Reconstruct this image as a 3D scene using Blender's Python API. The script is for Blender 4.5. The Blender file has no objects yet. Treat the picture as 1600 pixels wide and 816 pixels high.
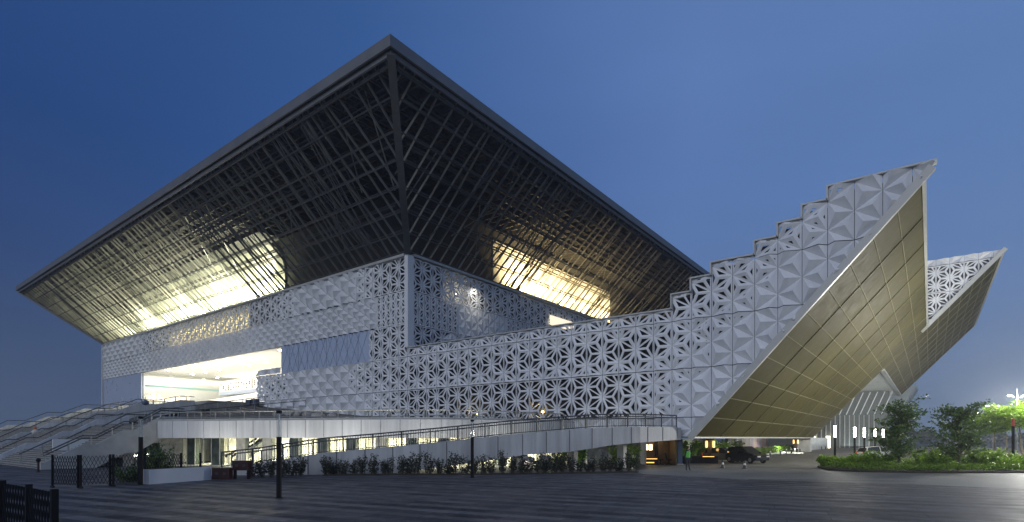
import bpy, bmesh, math, random
from math import sin, cos, pi, radians, sqrt
from mathutils import Vector, Matrix
random.seed(7)
S = bpy.context.scene
COL = S.collection

# ------------------------------------------------------------------ camera
TH = 0.6234; F_PX = 843.76; PX0 = 846.34; HOR = 684.67; DEP = 70.0; EYE = 2.5
CU, CV = 54.9548, -46.7022
cam = bpy.data.cameras.new('camera'); co = bpy.data.objects.new('camera', cam); COL.objects.link(co)
co.location = (CU, CV, EYE); co.rotation_euler = (pi / 2, 0, TH)
cam.sensor_width = 36; cam.lens = F_PX / 1600 * 36
cam.shift_x = -(PX0 - 800) / 1600; cam.shift_y = (HOR - 408) / 1600
cam.clip_end = 4000; cam.clip_start = 0.2
S.camera = co
S.view_settings.view_transform = 'Standard'; S.view_settings.look = 'None'
S.view_settings.exposure = 0.0; S.view_settings.gamma = 1.0
S.view_settings.use_curve_mapping = False
S.cycles.use_denoising = True
S.cycles.max_bounces = 7; S.cycles.diffuse_bounces = 3; S.cycles.glossy_bounces = 3
S.cycles.transparent_max_bounces = 12
S.cycles.sample_clamp_indirect = 6.0

# ------------------------------------------------------------------ dusk sky
W = bpy.data.worlds.new('World'); S.world = W; W.use_nodes = True
nt = W.node_tree; nt.nodes.clear()
def wn(t, **k):
    n = nt.nodes.new(t)
    for a, b in k.items(): setattr(n, a, b)
    return n
wo = wn('ShaderNodeOutputWorld'); bg = wn('ShaderNodeBackground')
tc = wn('ShaderNodeTexCoord')
def wdot(vec):
    n = wn('ShaderNodeVectorMath', operation='DOT_PRODUCT'); n.inputs[1].default_value = vec
    nt.links.new(tc.outputs['Generated'], n.inputs[0]); return n.outputs['Value']
def wramp(sock, lo, hi, stops):
    m = wn('ShaderNodeMapRange'); m.inputs[1].default_value = lo; m.inputs[2].default_value = hi
    nt.links.new(sock, m.inputs[0])
    r = wn('ShaderNodeValToRGB'); r.color_ramp.interpolation = 'EASE' if len(stops) < 3 else 'LINEAR'
    e = r.color_ramp.elements
    while len(e) < len(stops): e.new(0.5)
    for q, (p, c) in zip(e, stops): q.position = p; q.color = (*c, 1)
    nt.links.new(m.outputs[0], r.inputs[0]); return r.outputs[0]
def wmix(fac, a, b):
    m = wn('ShaderNodeMix', data_type='RGBA'); nt.links.new(fac, m.inputs[0])
    nt.links.new(a, m.inputs[6]); nt.links.new(b, m.inputs[7]); return m.outputs[2]
side = wramp(wdot((cos(TH), sin(TH), 0)), -0.75, 0.65,
             [(0.0, (0.014, 0.048, 0.175)), (0.35, (0.036, 0.101, 0.29)), (0.70, (0.100, 0.188, 0.425)), (1.0, (0.102, 0.200, 0.44))])
low = wramp(wdot((cos(TH), sin(TH), 0)), -0.75, 0.65,
            [(0.0, (0.066, 0.10, 0.17)), (1.0, (0.12, 0.18, 0.285))])
hz = wramp(wdot((0, 0, 1)), 0.0, 0.42, [(0.0, (0, 0, 0)), (0.3, (.35, .35, .35)), (0.6, (.75, .75, .75)), (1.0, (1, 1, 1))])
front = wmix(hz, low, side)
back_c = wn('ShaderNodeRGB'); back_c.outputs[0].default_value = (0.27, 0.33, 0.46, 1)
bk = wramp(wdot((-sin(TH), cos(TH), 0)), -0.75, 0.1, [(0.0, (1, 1, 1)), (1.0, (0, 0, 0))])
skyc = wmix(bk, front, back_c.outputs[0])
hz_map = wn('ShaderNodeMapping'); hz_map.inputs['Scale'].default_value = (2.2, 2.2, 7); nt.links.new(tc.outputs['Generated'], hz_map.inputs[0])
hz_n = wn('ShaderNodeTexNoise'); hz_n.inputs['Scale'].default_value = 1.1; hz_n.inputs['Detail'].default_value = 5; nt.links.new(hz_map.outputs[0], hz_n.inputs['Vector'])
hz_r = wn('ShaderNodeMapRange'); hz_r.inputs[1].default_value = .3; hz_r.inputs[2].default_value = .7; hz_r.inputs[3].default_value = .96; hz_r.inputs[4].default_value = 1.06; nt.links.new(hz_n.outputs['Fac'], hz_r.inputs[0])
hz_s = wn('ShaderNodeVectorMath', operation='SCALE'); nt.links.new(skyc, hz_s.inputs[0]); nt.links.new(hz_r.outputs[0], hz_s.inputs['Scale']); skyc = hz_s.outputs[0]
nt.links.new(skyc, bg.inputs[0]); bg.inputs[1].default_value = 1.0
nt.links.new(bg.outputs[0], wo.inputs[0])

# ------------------------------------------------------------------ afterglow (very soft low sun)
def light(name, typ, loc, power, col=(1, 1, 1), rot=None, size=None, aim=None, **k):
    l = bpy.data.lights.new(name, typ); o = bpy.data.objects.new(name, l); COL.objects.link(o)
    o.location = loc; l.energy = power; l.color = col
    if aim is not None:
        o.rotation_euler = Vector(aim).to_track_quat('-Z', 'Y').to_euler()
    if size:
        if typ == 'AREA':
            l.shape = 'RECTANGLE'; l.size, l.size_y = size
        else: l.shadow_soft_size = size
    for a, b in k.items(): setattr(l, a, b)
    return o
light('afterglow_sun', 'SUN', (0, -100, 60), 0.70, (0.95, 0.96, 1.0), aim=(0.10, 1.0, -0.50), angle=radians(26))

# ------------------------------------------------------------------ helpers
def px(x, y, dep):                       # photograph pixel at a depth -> point in the place
    a = (x - PX0) / F_PX * dep
    return Vector((CU + a * cos(TH) - dep * sin(TH), CV + a * sin(TH) + dep * cos(TH), EYE - (y - HOR) / F_PX * dep))
def gp(x, y):
    p = px(x, y, EYE * F_PX / (y - HOR)); p.z = 0; return p

_mats = {}
def mat(name, col, rough=0.6, metal=0.0, var=0.0, vscale=3.0, bump=0.0, bscale=20.0, spec=0.5, emit=None, estr=0.0, coat=0.0):
    if name in _mats: return _mats[name]
    m = bpy.data.materials.new(name); m.use_nodes = True; t = m.node_tree
    b = t.nodes['Principled BSDF']
    b.inputs['Base Color'].default_value = (*col, 1); b.inputs['Roughness'].default_value = rough
    b.inputs['Metallic'].default_value = metal; b.inputs['Specular IOR Level'].default_value = spec
    if coat: b.inputs['Coat Weight'].default_value = coat
    if emit: b.inputs['Emission Color'].default_value = (*emit, 1); b.inputs['Emission Strength'].default_value = estr
    if var or bump:
        g = t.nodes.new('ShaderNodeTexCoord'); n = t.nodes.new('ShaderNodeTexNoise')
        n.inputs['Scale'].default_value = vscale; n.inputs['Detail'].default_value = 6
        t.links.new(g.outputs['Object'], n.inputs['Vector'])
        if var:
            r = t.nodes.new('ShaderNodeValToRGB'); e = r.color_ramp.elements
            e[0].position = 0.3; e[1].position = 0.7
            e[0].color = (*[c * (1 - var) for c in col], 1); e[1].color = (*[min(1, c * (1 + var)) for c in col], 1)
            t.links.new(n.outputs['Fac'], r.inputs[0]); t.links.new(r.outputs[0], b.inputs['Base Color'])
            mr = t.nodes.new('ShaderNodeMapRange'); mr.inputs[3].default_value = max(0.02, rough - 0.12); mr.inputs[4].default_value = min(1, rough + 0.12)
            t.links.new(n.outputs['Fac'], mr.inputs[0]); t.links.new(mr.outputs[0], b.inputs['Roughness'])
        if bump:
            n2 = t.nodes.new('ShaderNodeTexNoise'); n2.inputs['Scale'].default_value = bscale; n2.inputs['Detail'].default_value = 4
            t.links.new(g.outputs['Object'], n2.inputs['Vector'])
            bp = t.nodes.new('ShaderNodeBump'); bp.inputs['Strength'].default_value = bump; bp.inputs['Distance'].default_value = 0.05
            t.links.new(n2.outputs['Fac'], bp.inputs['Height']); t.links.new(bp.outputs[0], b.inputs['Normal'])
    _mats[name] = m; return m

class MB:
    def __init__(s): s.v = []; s.f = []
    def poly(s, pts):
        i = len(s.v); s.v.extend([tuple(p) for p in pts]); s.f.append(tuple(range(i, i + len(pts)))); return s
    def box(s, c, d, rz=0.0, rot=None):
        M = rot if rot is not None else Matrix.Rotation(rz, 3, 'Z')
        i = len(s.v); c = Vector(c)
        for x in (-.5, .5):
            for y in (-.5, .5):
                for z in (-.5, .5): s.v.append(tuple(c + M @ Vector((x * d[0], y * d[1], z * d[2]))))
        for q in ((0, 1, 3, 2), (4, 6, 7, 5), (0, 4, 5, 1), (2, 3, 7, 6), (0, 2, 6, 4), (1, 5, 7, 3)): s.f.append(tuple(i + k for k in q))
        return s
    def aab(s, a, b): return s.box([(a[k] + b[k]) / 2 for k in range(3)], [abs(b[k] - a[k]) for k in range(3)])
    def bar(s, a, b, w, h, up=(0, 0, 1)):
        a = Vector(a); b = Vector(b); z = (b - a); L = z.length
        if L < 1e-6: return s
        z.normalize(); u = Vector(up); x = u.cross(z)
        if x.length < 1e-4: x = Vector((1, 0, 0)).cross(z)
        x.normalize(); y = z.cross(x)
        M = Matrix((x, y, z)).transposed()
        return s.box((a + b) / 2, (w, h, L), rot=M)
    def tube(s, pts, r, n=6, cap=True):
        pts = [Vector(p) for p in pts]; rs = r if isinstance(r, (list, tuple)) else [r] * len(pts)
        base = len(s.v)
        for k, p in enumerate(pts):
            d = (pts[min(k + 1, len(pts) - 1)] - pts[max(k - 1, 0)])
            if d.length < 1e-9: d = Vector((0, 0, 1))
            d.normalize(); x = d.orthogonal().normalized() if abs(d.z) > .95 else Vector((0, 0, 1)).cross(d).normalized(); y = d.cross(x)
            for j in range(n):
                a = 2 * pi * j / n; s.v.append(tuple(p + (x * cos(a) + y * sin(a)) * rs[k]))
        for k in range(len(pts) - 1):
            for j in range(n):
                j2 = (j + 1) % n
                s.f.append((base + k * n + j, base + k * n + j2, base + (k + 1) * n + j2, base + (k + 1) * n + j))
        if cap:
            s.f.append(tuple(base + j for j in reversed(range(n))))
            s.f.append(tuple(base + (len(pts) - 1) * n + j for j in range(n)))
        return s
    def lathe(s, c, prof, n=16):        # prof: (r, z)
        base = len(s.v); c = Vector(c)
        for r, z in prof:
            for j in range(n): s.v.append((c.x + r * cos(2 * pi * j / n), c.y + r * sin(2 * pi * j / n), c.z + z))
        for k in range(len(prof) - 1):
            for j in range(n):
                j2 = (j + 1) % n; s.f.append((base + k * n + j, base + k * n + j2, base + (k + 1) * n + j2, base + (k + 1) * n + j))
        s.f.append(tuple(base + j for j in reversed(range(n)))); s.f.append(tuple(base + (len(prof) - 1) * n + j for j in range(n)))
        return s
    def prism(s, pts, off):             # polygon extruded by off
        off = Vector(off); A = [Vector(p) for p in pts]; B = [p + off for p in A]; n = len(A)
        s.poly(A); s.poly(list(reversed(B)))
        for k in range(n): s.poly([A[k], B[k], B[(k + 1) % n], A[(k + 1) % n]])
        return s
    def mesh(s, name, m):
        me = bpy.data.meshes.new(name); me.from_pydata(s.v, [], s.f)
        if m: me.materials.append(m)
        me.update(); return me
    def build(s, name, m, parent=None, smooth=False, fix=True):
        me = s.mesh(name, m)
        if fix:
            b = bmesh.new(); b.from_mesh(me); bmesh.ops.recalc_face_normals(b, faces=b.faces); b.to_mesh(me); b.free()
        if smooth:
            for p in me.polygons: p.use_smooth = True
        o = bpy.data.objects.new(name, me); COL.objects.link(o)
        if parent: o.parent = parent; o.matrix_parent_inverse = parent_inv(parent)
        return o
def parent_inv(p):
    return world_of(p).inverted()
def world_of(o):
    M = Matrix.LocRotScale(o.location, o.rotation_euler, o.scale)
    return (world_of(o.parent) @ o.matrix_parent_inverse @ M) if o.parent else M
def tag(o, label=None, cat=None, group=None, kind=None):
    if label: o['label'] = label
    if cat: o['category'] = cat
    if group: o['group'] = group
    if kind: o['kind'] = kind
    return o
def thing(name, loc, label, cat, group=None, rz=0.0):
    o = bpy.data.objects.new(name, None); COL.objects.link(o); o.location = loc; o.rotation_euler = (0, 0, rz)
    o.empty_display_size = 0.2
    return tag(o, label, cat, group)
def kids(o): return [c for c in bpy.data.objects if c.parent == o]
def copy_tree(o, loc=None, rz=None, sc=None, label=None, parent=None):
    c = o.copy(); COL.objects.link(c)
    if parent is not None: c.parent = parent
    if loc is not None: c.location = loc
    if rz is not None: c.rotation_euler = (c.rotation_euler[0], c.rotation_euler[1], rz)
    if sc is not None: c.scale = (sc, sc, sc)
    if label: c['label'] = label
    for ch in kids(o): copy_tree(ch, parent=c)
    return c

# ------------------------------------------------------------------ materials
def weathered(name, col, rough, streak=.10, isl=.05):
    m = bpy.data.materials.new(name); m.use_nodes = True; t = m.node_tree; b = t.nodes['Principled BSDF']; L = t.links.new; N = t.nodes.new
    g = N('ShaderNodeTexCoord'); mp = N('ShaderNodeMapping'); mp.inputs['Scale'].default_value = (1.6, 1.6, .12); L(g.outputs['Object'], mp.inputs[0])
    n = N('ShaderNodeTexNoise'); n.inputs['Scale'].default_value = 1.0; n.inputs['Detail'].default_value = 7; n.inputs['Roughness'].default_value = .65; L(mp.outputs[0], n.inputs['Vector'])
    n2 = N('ShaderNodeTexNoise'); n2.inputs['Scale'].default_value = .16; n2.inputs['Detail'].default_value = 4; L(g.outputs['Object'], n2.inputs['Vector'])
    ge = N('ShaderNodeNewGeometry')
    def mr(s, a, c, lo=.3, hi=.7):
        q = N('ShaderNodeMapRange'); q.inputs[1].default_value = lo; q.inputs[2].default_value = hi; q.inputs[3].default_value = a; q.inputs[4].default_value = c; L(s, q.inputs[0]); return q.outputs[0]
    def mul(a, c):
        q = N('ShaderNodeMath'); q.operation = 'MULTIPLY'; L(a, q.inputs[0]); L(c, q.inputs[1]); return q.outputs[0]
    f = mul(mul(mr(n.outputs['Fac'], 1 - streak, 1 + streak * .3), mr(n2.outputs['Fac'], 1 - streak * .7, 1 + streak * .4)), mr(ge.outputs['Random Per Island'], 1 - isl, 1 + isl * .6, 0, 1))
    vm = N('ShaderNodeVectorMath'); vm.operation = 'SCALE'; vm.inputs[0].default_value = col; L(f, vm.inputs['Scale']); L(vm.outputs[0], b.inputs['Base Color'])
    b.inputs['Roughness'].default_value = rough; L(mr(n.outputs['Fac'], rough - .1, rough + .12), b.inputs['Roughness']); _mats[name] = m; return m
WHITE = weathered('white_panel', (0.74, 0.765, 0.80), 0.45)
TRIM = mat('trim_grey', (0.42, 0.43, 0.42), 0.4, var=0.08, vscale=1.0)
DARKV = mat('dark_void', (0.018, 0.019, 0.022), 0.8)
PALEV = mat('pale_cavity_backing', (0.62, 0.60, 0.55), 0.7)
GOLD = None
SEAM = mat('pale_seam', (0.215, 0.20, 0.115), 0.7, spec=.1)
STEEL = mat('dark_steel', (0.10, 0.102, 0.105), 0.5, metal=0.2, var=0.15, vscale=2)
FIN = mat('fin_steel', (0.25, 0.25, 0.222), 0.5, metal=0.1, var=0.15, vscale=1.2)
FASC = mat('roof_fascia_metal', (0.15, 0.153, 0.158), 0.5, metal=0.2, var=0.12, vscale=0.6)
DECK = mat('roof_deck', (0.035, 0.035, 0.036), 0.7)
BLUEP = mat('mirror_blue_panel', (0.50, 0.575, 0.72), 0.3, metal=0.25, var=0.04, vscale=0.4)
CONC = mat('pale_concrete', (0.42, 0.42, 0.40), 0.75, var=0.14, vscale=1.2, bump=0.1, bscale=12)
STEP = mat('step_granite', (0.30, 0.30, 0.285), 0.7, var=0.25, vscale=2.5, bump=0.1, bscale=10)
DARKST = mat('dark_granite', (0.115, 0.115, 0.11), 0.7, var=0.35, vscale=1.0, bump=0.2, bscale=6)
PLASTER = weathered('white_fascia', (0.68, 0.69, 0.69), 0.5, .26, .08)
GOLD = weathered('bronze_panel', (0.074, 0.066, 0.019), .62, .16, .12); GOLD.node_tree.nodes['Principled BSDF'].inputs['Specular IOR Level'].default_value = .1
RAIL = mat('rail_bronze', (0.10, 0.10, 0.10), 0.4, metal=0.6)
RAILP = mat('rail_pale_metal', (0.42, 0.42, 0.38), 0.4, metal=0.5)
BLACK = mat('black_paint', (0.010, 0.010, 0.012), 0.5, spec=.15)
INT = mat('interior_white', (0.80, 0.79, 0.74), 0.6, var=0.04, vscale=0.6)
WOOD = mat('gatehouse_wood', (0.17, 0.115, 0.06), 0.55, var=0.25, vscale=3)
RED = mat('red_enamel', (0.028, 0.003, 0.004), 0.4, var=0.1)
TEAL = mat('teal_glass_panel', (0.28, 0.52, 0.50), 0.2)
MARBLE = mat('dark_green_marble', (0.055, 0.075, 0.068), 0.22, var=0.7, vscale=1.4)
def glow(name, col, s): return mat(name, (0.8, 0.8, 0.8), 0.5, emit=col, estr=s)
def glass(name, tint=(0.9, 0.95, 0.93), refl=0.12):
    m = bpy.data.materials.new(name); m.use_nodes = True; t = m.node_tree; t.nodes.clear()
    o = t.nodes.new('ShaderNodeOutputMaterial'); a = t.nodes.new('ShaderNodeBsdfTransparent'); a.inputs[0].default_value = (*tint, 1)
    b = t.nodes.new('ShaderNodeBsdfGlossy'); b.inputs['Roughness'].default_value = 0.03
    x = t.nodes.new('ShaderNodeMixShader'); x.inputs[0].default_value = refl
    t.links.new(a.outputs[0], x.inputs[1]); t.links.new(b.outputs[0], x.inputs[2]); t.links.new(x.outputs[0], o.inputs[0]); return m
GLASS = glass('window_glass'); CLEAR = glass('clear_acrylic', (0.86, 0.88, 0.88), 0.16)

# ------------------------------------------------------------------ perforated folded screens
def clip_half(P, nx, ny, d):             # keep nx*x+ny*y <= d
    out = []
    for k in range(len(P)):
        a = P[k]; b = P[(k + 1) % len(P)]; da = nx * a[0] + ny * a[1] - d; db = nx * b[0] + ny * b[1] - d
        if da <= 0: out.append(a)
        if (da < 0 < db) or (db < 0 < da):
            t = da / (da - db); out.append((a[0] + t * (b[0] - a[0]), a[1] + t * (b[1] - a[1])))
    return out
def screen(name, parent, to3, rects, w, a, ox, oz, opn, relief=0.45, cut=None, label=None, solid=None, m=None, border=0.062, rdir=1.0):
    """to3(x, z, d): d metres proud of the wall; opn(x, z) 0..1 openness"""
    B = MB()
    for (x0, x1, z0, z1) in rects:
        k0 = int(math.floor((x0 - ox) / w + 1e-6)); k1 = int(math.ceil((x1 - ox) / w - 1e-6))
        for k in range(k0, k1):
            xa = ox + k * w; xb = xa + w; pa = (k % 2) * a / 2; pb = ((k + 1) % 2) * a / 2
            j0 = int(math.floor((z0 - oz) / a)) - 2; j1 = int(math.ceil((z1 - oz) / a)) + 2
            tris = []
            for j in range(j0, j1):
                ya = oz + pa + j * a; yb = oz + pb + j * a
                mid = ya + a / 2
                tris.append(((xa, ya), (xa, ya + a), (xb, mid)))
                midb = yb + a / 2
                tris.append(((xb, yb), (xb, yb + a), (xa, midb)))
            for T in tris:
                ys = [q[1] for q in T]
                if max(ys) <= z0 or min(ys) >= z1: continue
                c = (sum(q[0] for q in T) / 3, sum(q[1] for q in T) / 3)
                for e in range(3):
                    A, D = T[e], T[(e + 1) % 3]
                    P = [A, D, c]
                    for (nx, ny, dd) in ((1, 0, min(xb - .018, x1)), (-1, 0, -max(xa + .018, x0)), (0, 1, z1 - .03), (0, -1, -(z0 + .03))):
                        P = clip_half(P, nx, ny, dd)
                        if len(P) < 3: break
                    if len(P) >= 3 and cut: P = clip_half(P, *cut)
                    if len(P) < 3: continue
                    ar = 0; cx = cy = 0
                    for q in range(len(P)):
                        p1, p2 = P[q], P[(q + 1) % len(P)]; cr = p1[0] * p2[1] - p2[0] * p1[1]; ar += cr
                        cx += (p1[0] + p2[0]) * cr; cy += (p1[1] + p2[1]) * cr
                    if abs(ar) < 0.004: continue
                    cx /= 3 * ar; cy /= 3 * ar
                    o = max(0, min(1, opn(c[0], c[1])))
                    rl = relief * (1 - 0.72 * o)
                    # plane of the sub-triangle: 0 on edge A-D, 1 at c
                    ex, ey = D[0] - A[0], D[1] - A[1]; L = sqrt(ex * ex + ey * ey); nx_, ny_ = -ey / L, ex / L
                    hc = (c[0] - A[0]) * nx_ + (c[1] - A[1]) * ny_
                    def hgt(p): return rl * (rdir * ((p[0] - A[0]) * nx_ + (p[1] - A[1]) * ny_) / hc)
                    per = 0; r = 9
                    for q in range(len(P)):
                        p1, p2 = P[q], P[(q + 1) % len(P)]; l = sqrt((p2[0] - p1[0]) ** 2 + (p2[1] - p1[1]) ** 2)
                        if l < 1e-6: continue
                        r = min(r, abs((cx - p1[0]) * (p2[1] - p1[1]) - (cy - p1[1]) * (p2[0] - p1[0])) / l)
                    t = o * max(0.0, 1 - border / max(r, 1e-6)) if o > 0 else 0
                    if t < 0.16:
                        B.poly([to3(p[0], p[1], hgt(p)) for p in P]); continue
                    I = [(cx + (p[0] - cx) * t, cy + (p[1] - cy) * t) for p in P]
                    n = len(P); i = len(B.v)
                    B.v.extend([tuple(to3(p[0], p[1], hgt(p))) for p in P])
                    B.v.extend([tuple(to3(p[0], p[1], hgt(p))) for p in I])
                    B.v.extend([tuple(to3(p[0], p[1], hgt(p) - 0.09)) for p in I])
                    for q in range(n):
                        q2 = (q + 1) % n
                        B.f.append((i + q, i + q2, i + n + q2, i + n + q)); B.f.append((i + n + q, i + n + q2, i + 2 * n + q2, i + 2 * n + q))
    o = B.build(name, m or WHITE, parent, fix=False)
    if label: o['label'] = label
    return o
def fr(v0):
    return lambda x, z, d: (x, v0 - d, z)
def sd(u0):
    return lambda x, z, d: (u0 + d, x, z)
def lerp_fn(stops):
    def f(x):
        if x <= stops[0][0]: return stops[0][1]
        for (a, b), (c, d) in zip(stops, stops[1:]):
            if x <= c: return b + (d - b) * (x - a) / (c - a)
        return stops[-1][1]
    return f
R = 4.35; ZT = 26.1; UL = -116.0
Z5, Z4, Z3, Z2, Z1 = 4.35, 8.7, 13.05, 17.4, 21.75

# ------------------------------------------------------------------ the ground
def paving_material():
    m = bpy.data.materials.new('plaza_granite'); m.use_nodes = True; t = m.node_tree; b = t.nodes['Principled BSDF']
    L = t.links.new; N = t.nodes.new
    g = N('ShaderNodeTexCoord'); mp = N('ShaderNodeMapping'); L(g.outputs['Object'], mp.inputs[0])
    # strips run along camera-right turned a little
    mp.inputs['Rotation'].default_value = (0, 0, -(TH - radians(24.5)))
    sep = N('ShaderNodeSeparateXYZ'); L(mp.outputs[0], sep.inputs[0])
    def math_(op, a, bb=None):
        n = N('ShaderNodeMath'); n.operation = op
        for i, q in enumerate((a, bb)):
            if q is None: continue
            if isinstance(q, (int, float)): n.inputs[i].default_value = q
            else: L(q, n.inputs[i])
        return n.outputs[0]
    y = sep.outputs['Y']; x = sep.outputs['X']
    band = math_('MULTIPLY', y, 1 / 0.6); fl = math_('FLOOR', band); fr_ = math_('FRACT', band)
    wn_ = N('ShaderNodeTexWhiteNoise'); wn_.noise_dimensions = '1D'; L(fl, wn_.inputs['W'])
    # slabs along a strip
    off = math_('MULTIPLY', wn_.outputs['Value'], 3.0)
    sx = math_('ADD', math_('MULTIPLY', x, 1 / 1.8), off); slab = math_('FLOOR', sx); sfr = math_('FRACT', sx)
    wn2 = N('ShaderNodeTexWhiteNoise'); wn2.noise_dimensions = '2D'
    cv = N('ShaderNodeCombineXYZ'); L(slab, cv.inputs[0]); L(fl, cv.inputs[1]); L(cv.outputs[0], wn2.inputs['Vector'])
    j1 = math_('LESS_THAN', fr_, 0.05); j2 = math_('LESS_THAN', sfr, 0.015); joint = math_('MAXIMUM', j1, j2)
    nz = N('ShaderNodeTexNoise'); nz.inputs['Scale'].default_value = 0.22; nz.inputs['Detail'].default_value = 5; L(g.outputs['Object'], nz.inputs['Vector'])
    # every other strip lighter
    alt = math_('PINGPONG', band, 1.0)
    odd = math_('GREATER_THAN', math_('FRACT', math_('MULTIPLY', fl, .5)), .25)
    val = math_('ADD', math_('ADD', math_('MULTIPLY', wn2.outputs['Value'], 0.22), math_('MULTIPLY', wn_.outputs['Value'], 0.16)), math_('MULTIPLY', odd, .20))
    val = math_('ADD', val, math_('MULTIPLY', nz.outputs['Fac'], 0.42))
    r = N('ShaderNodeValToRGB'); e = r.color_ramp.elements
    e[0].position = 0.25; e[0].color = (0.020, 0.020, 0.023, 1); e[1].position = 0.95; e[1].color = (0.17, 0.162, 0.165, 1)
    b.inputs['Specular IOR Level'].default_value = 0.28
    L(val, r.inputs[0])
    mx = N('ShaderNodeMix'); mx.data_type = 'RGBA'; L(joint, mx.inputs[0]); L(r.outputs[0], mx.inputs[6]); mx.inputs[7].default_value = (0.014, 0.014, 0.015, 1)
    L(mx.outputs[2], b.inputs['Base Color'])
    rr = N('ShaderNodeMapRange'); rr.inputs[1].default_value = .33; rr.inputs[2].default_value = .6; rr.inputs[3].default_value = 0.42; rr.inputs[4].default_value = 0.70
    n4 = N('ShaderNodeTexNoise'); n4.inputs['Scale'].default_value = .9; n4.inputs['Detail'].default_value = 8; n4.inputs['Roughness'].default_value = .7; L(g.outputs['Object'], n4.inputs['Vector']); L(n4.outputs['Fac'], rr.inputs[0]); L(rr.outputs[0], b.inputs['Roughness'])
    n3 = N('ShaderNodeTexNoise'); n3.inputs['Scale'].default_value = 9; n3.inputs['Detail'].default_value = 4; L(g.outputs['Object'], n3.inputs['Vector'])
    hgt = math_('SUBTRACT', math_('ADD', math_('MULTIPLY', fr_, 0.35), math_('MULTIPLY', n3.outputs['Fac'], 0.35)), joint)
    bp = N('ShaderNodeBump'); bp.inputs['Strength'].default_value = 0.22; bp.inputs['Distance'].default_value = 0.02; L(hgt, bp.inputs['Height']); L(bp.outputs[0], b.inputs['Normal'])
    return m
def paver_material(name, c0, c1, sc, rot=0.0, rough=(0.45, 0.7)):
    m = bpy.data.materials.new(name); m.use_nodes = True; t = m.node_tree; b = t.nodes['Principled BSDF']; L = t.links.new; N = t.nodes.new
    g = N('ShaderNodeTexCoord'); mp = N('ShaderNodeMapping'); mp.inputs['Rotation'].default_value = (0, 0, rot); L(g.outputs['Object'], mp.inputs[0])
    br = N('ShaderNodeTexBrick'); br.inputs['Scale'].default_value = sc; br.inputs['Mortar Size'].default_value = 0.012
    br.inputs['Color1'].default_value = (*c0, 1); br.inputs['Color2'].default_value = (*c1, 1); br.inputs['Mortar'].default_value = (*[k * .35 for k in c0], 1)
    L(mp.outputs[0], br.inputs['Vector'])
    nz = N('ShaderNodeTexNoise'); nz.inputs['Scale'].default_value = 0.3; nz.inputs['Detail'].default_value = 6; L(g.outputs['Object'], nz.inputs['Vector'])
    rp = N('ShaderNodeValToRGB'); rp.color_ramp.elements[0].position = .3; rp.color_ramp.elements[0].color = (.62, .62, .62, 1); rp.color_ramp.elements[1].position = .75; rp.color_ramp.elements[1].color = (1.15, 1.15, 1.15, 1)
    L(nz.outputs['Fac'], rp.inputs[0])
    mx = N('ShaderNodeMix'); mx.data_type = 'RGBA'; mx.blend_type = 'MULTIPLY'; mx.inputs[0].default_value = 1; L(br.outputs['Color'], mx.inputs[6]); L(rp.outputs[0], mx.inputs[7])
    L(mx.outputs[2], b.inputs['Base Color'])
    mr = N('ShaderNodeMapRange'); mr.inputs[3].default_value = rough[0]; mr.inputs[4].default_value = rough[1]; L(nz.outputs['Fac'], mr.inputs[0]); L(mr.outputs[0], b.inputs['Roughness'])
    bp = N('ShaderNodeBump'); bp.inputs['Strength'].default_value = .25; bp.inputs['Distance'].default_value = .02; L(br.outputs['Fac'], bp.inputs['Height']); bp.invert = True; L(bp.outputs[0], b.inputs['Normal'])
    return m
SOIL = mat('soil', (0.035, 0.028, 0.018), 0.95, var=0.4, vscale=4)
far_g = MB().poly([(-2500, -2500, -0.02), (2500, -2500, -0.02), (2500, 2500, -0.02), (-2500, 2500, -0.02)]).build('ground', mat('far_ground', (0.055, 0.058, 0.05), 0.9, var=0.3, vscale=0.05))
tag(far_g, kind='structure')
EDGE = [(q.x, q.y) for q in (gp(1700, 768), gp(1600, 764), gp(1430, 757), gp(1180, 750), gp(1005, 741))]
pts = [(-75, -60), (90, -60), (90, -8.0)] + EDGE + [(36.5, -9.0), (36.2, 0.2), (-75, 0.2)]
tag(MB().poly([(x, y, -0.004) for x, y in pts]).build('plaza_paving', paving_material()), kind='structure')
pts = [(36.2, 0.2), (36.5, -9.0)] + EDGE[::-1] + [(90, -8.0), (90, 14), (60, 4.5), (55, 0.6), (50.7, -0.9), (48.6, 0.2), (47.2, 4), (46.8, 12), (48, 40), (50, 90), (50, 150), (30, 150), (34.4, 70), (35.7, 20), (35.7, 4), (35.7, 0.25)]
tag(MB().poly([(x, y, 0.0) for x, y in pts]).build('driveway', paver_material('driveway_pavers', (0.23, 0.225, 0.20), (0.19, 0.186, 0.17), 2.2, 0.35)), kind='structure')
bed_pts = [(90, 14), (60, 4.5), (55, 0.6), (50.7, -0.9), (48.6, 0.2), (47.2, 4), (46.8, 12), (48, 40), (50, 90), (110, 90), (110, 20)]
tag(MB().prism([(x, y, 0.02) for x, y in bed_pts], (0, 0, 0.1)).build('planting_bed_soil', SOIL), kind='structure')

dr0, dr1 = gp(1172, 749.6), gp(1432, 752.6); dv = (dr1 - dr0).normalized(); dn = Vector((-dv.y, dv.x, 0)) * .34
tag(MB().poly([dr0 + Vector((0, 0, .004)), dr1 + Vector((0, 0, .004)), dr1 + dn + Vector((0, 0, .004)), dr0 + dn + Vector((0, 0, .004))]).build('paving_drain_channel', mat('drain_iron', (.010, .010, .011), .5, var=.3, vscale=8)), kind='structure')
# ------------------------------------------------------------------ the hall
hall = thing('exhibition_hall', (0, 0, 0), 'huge white pierced panel hall under a dark overhanging truss roof with stepped pointed wings', 'building')
def part(B, name, m, label=None, parent=None, **k):
    o = B.build(name, m, parent or hall, **k)
    if label: o['label'] = label
    return o

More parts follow.
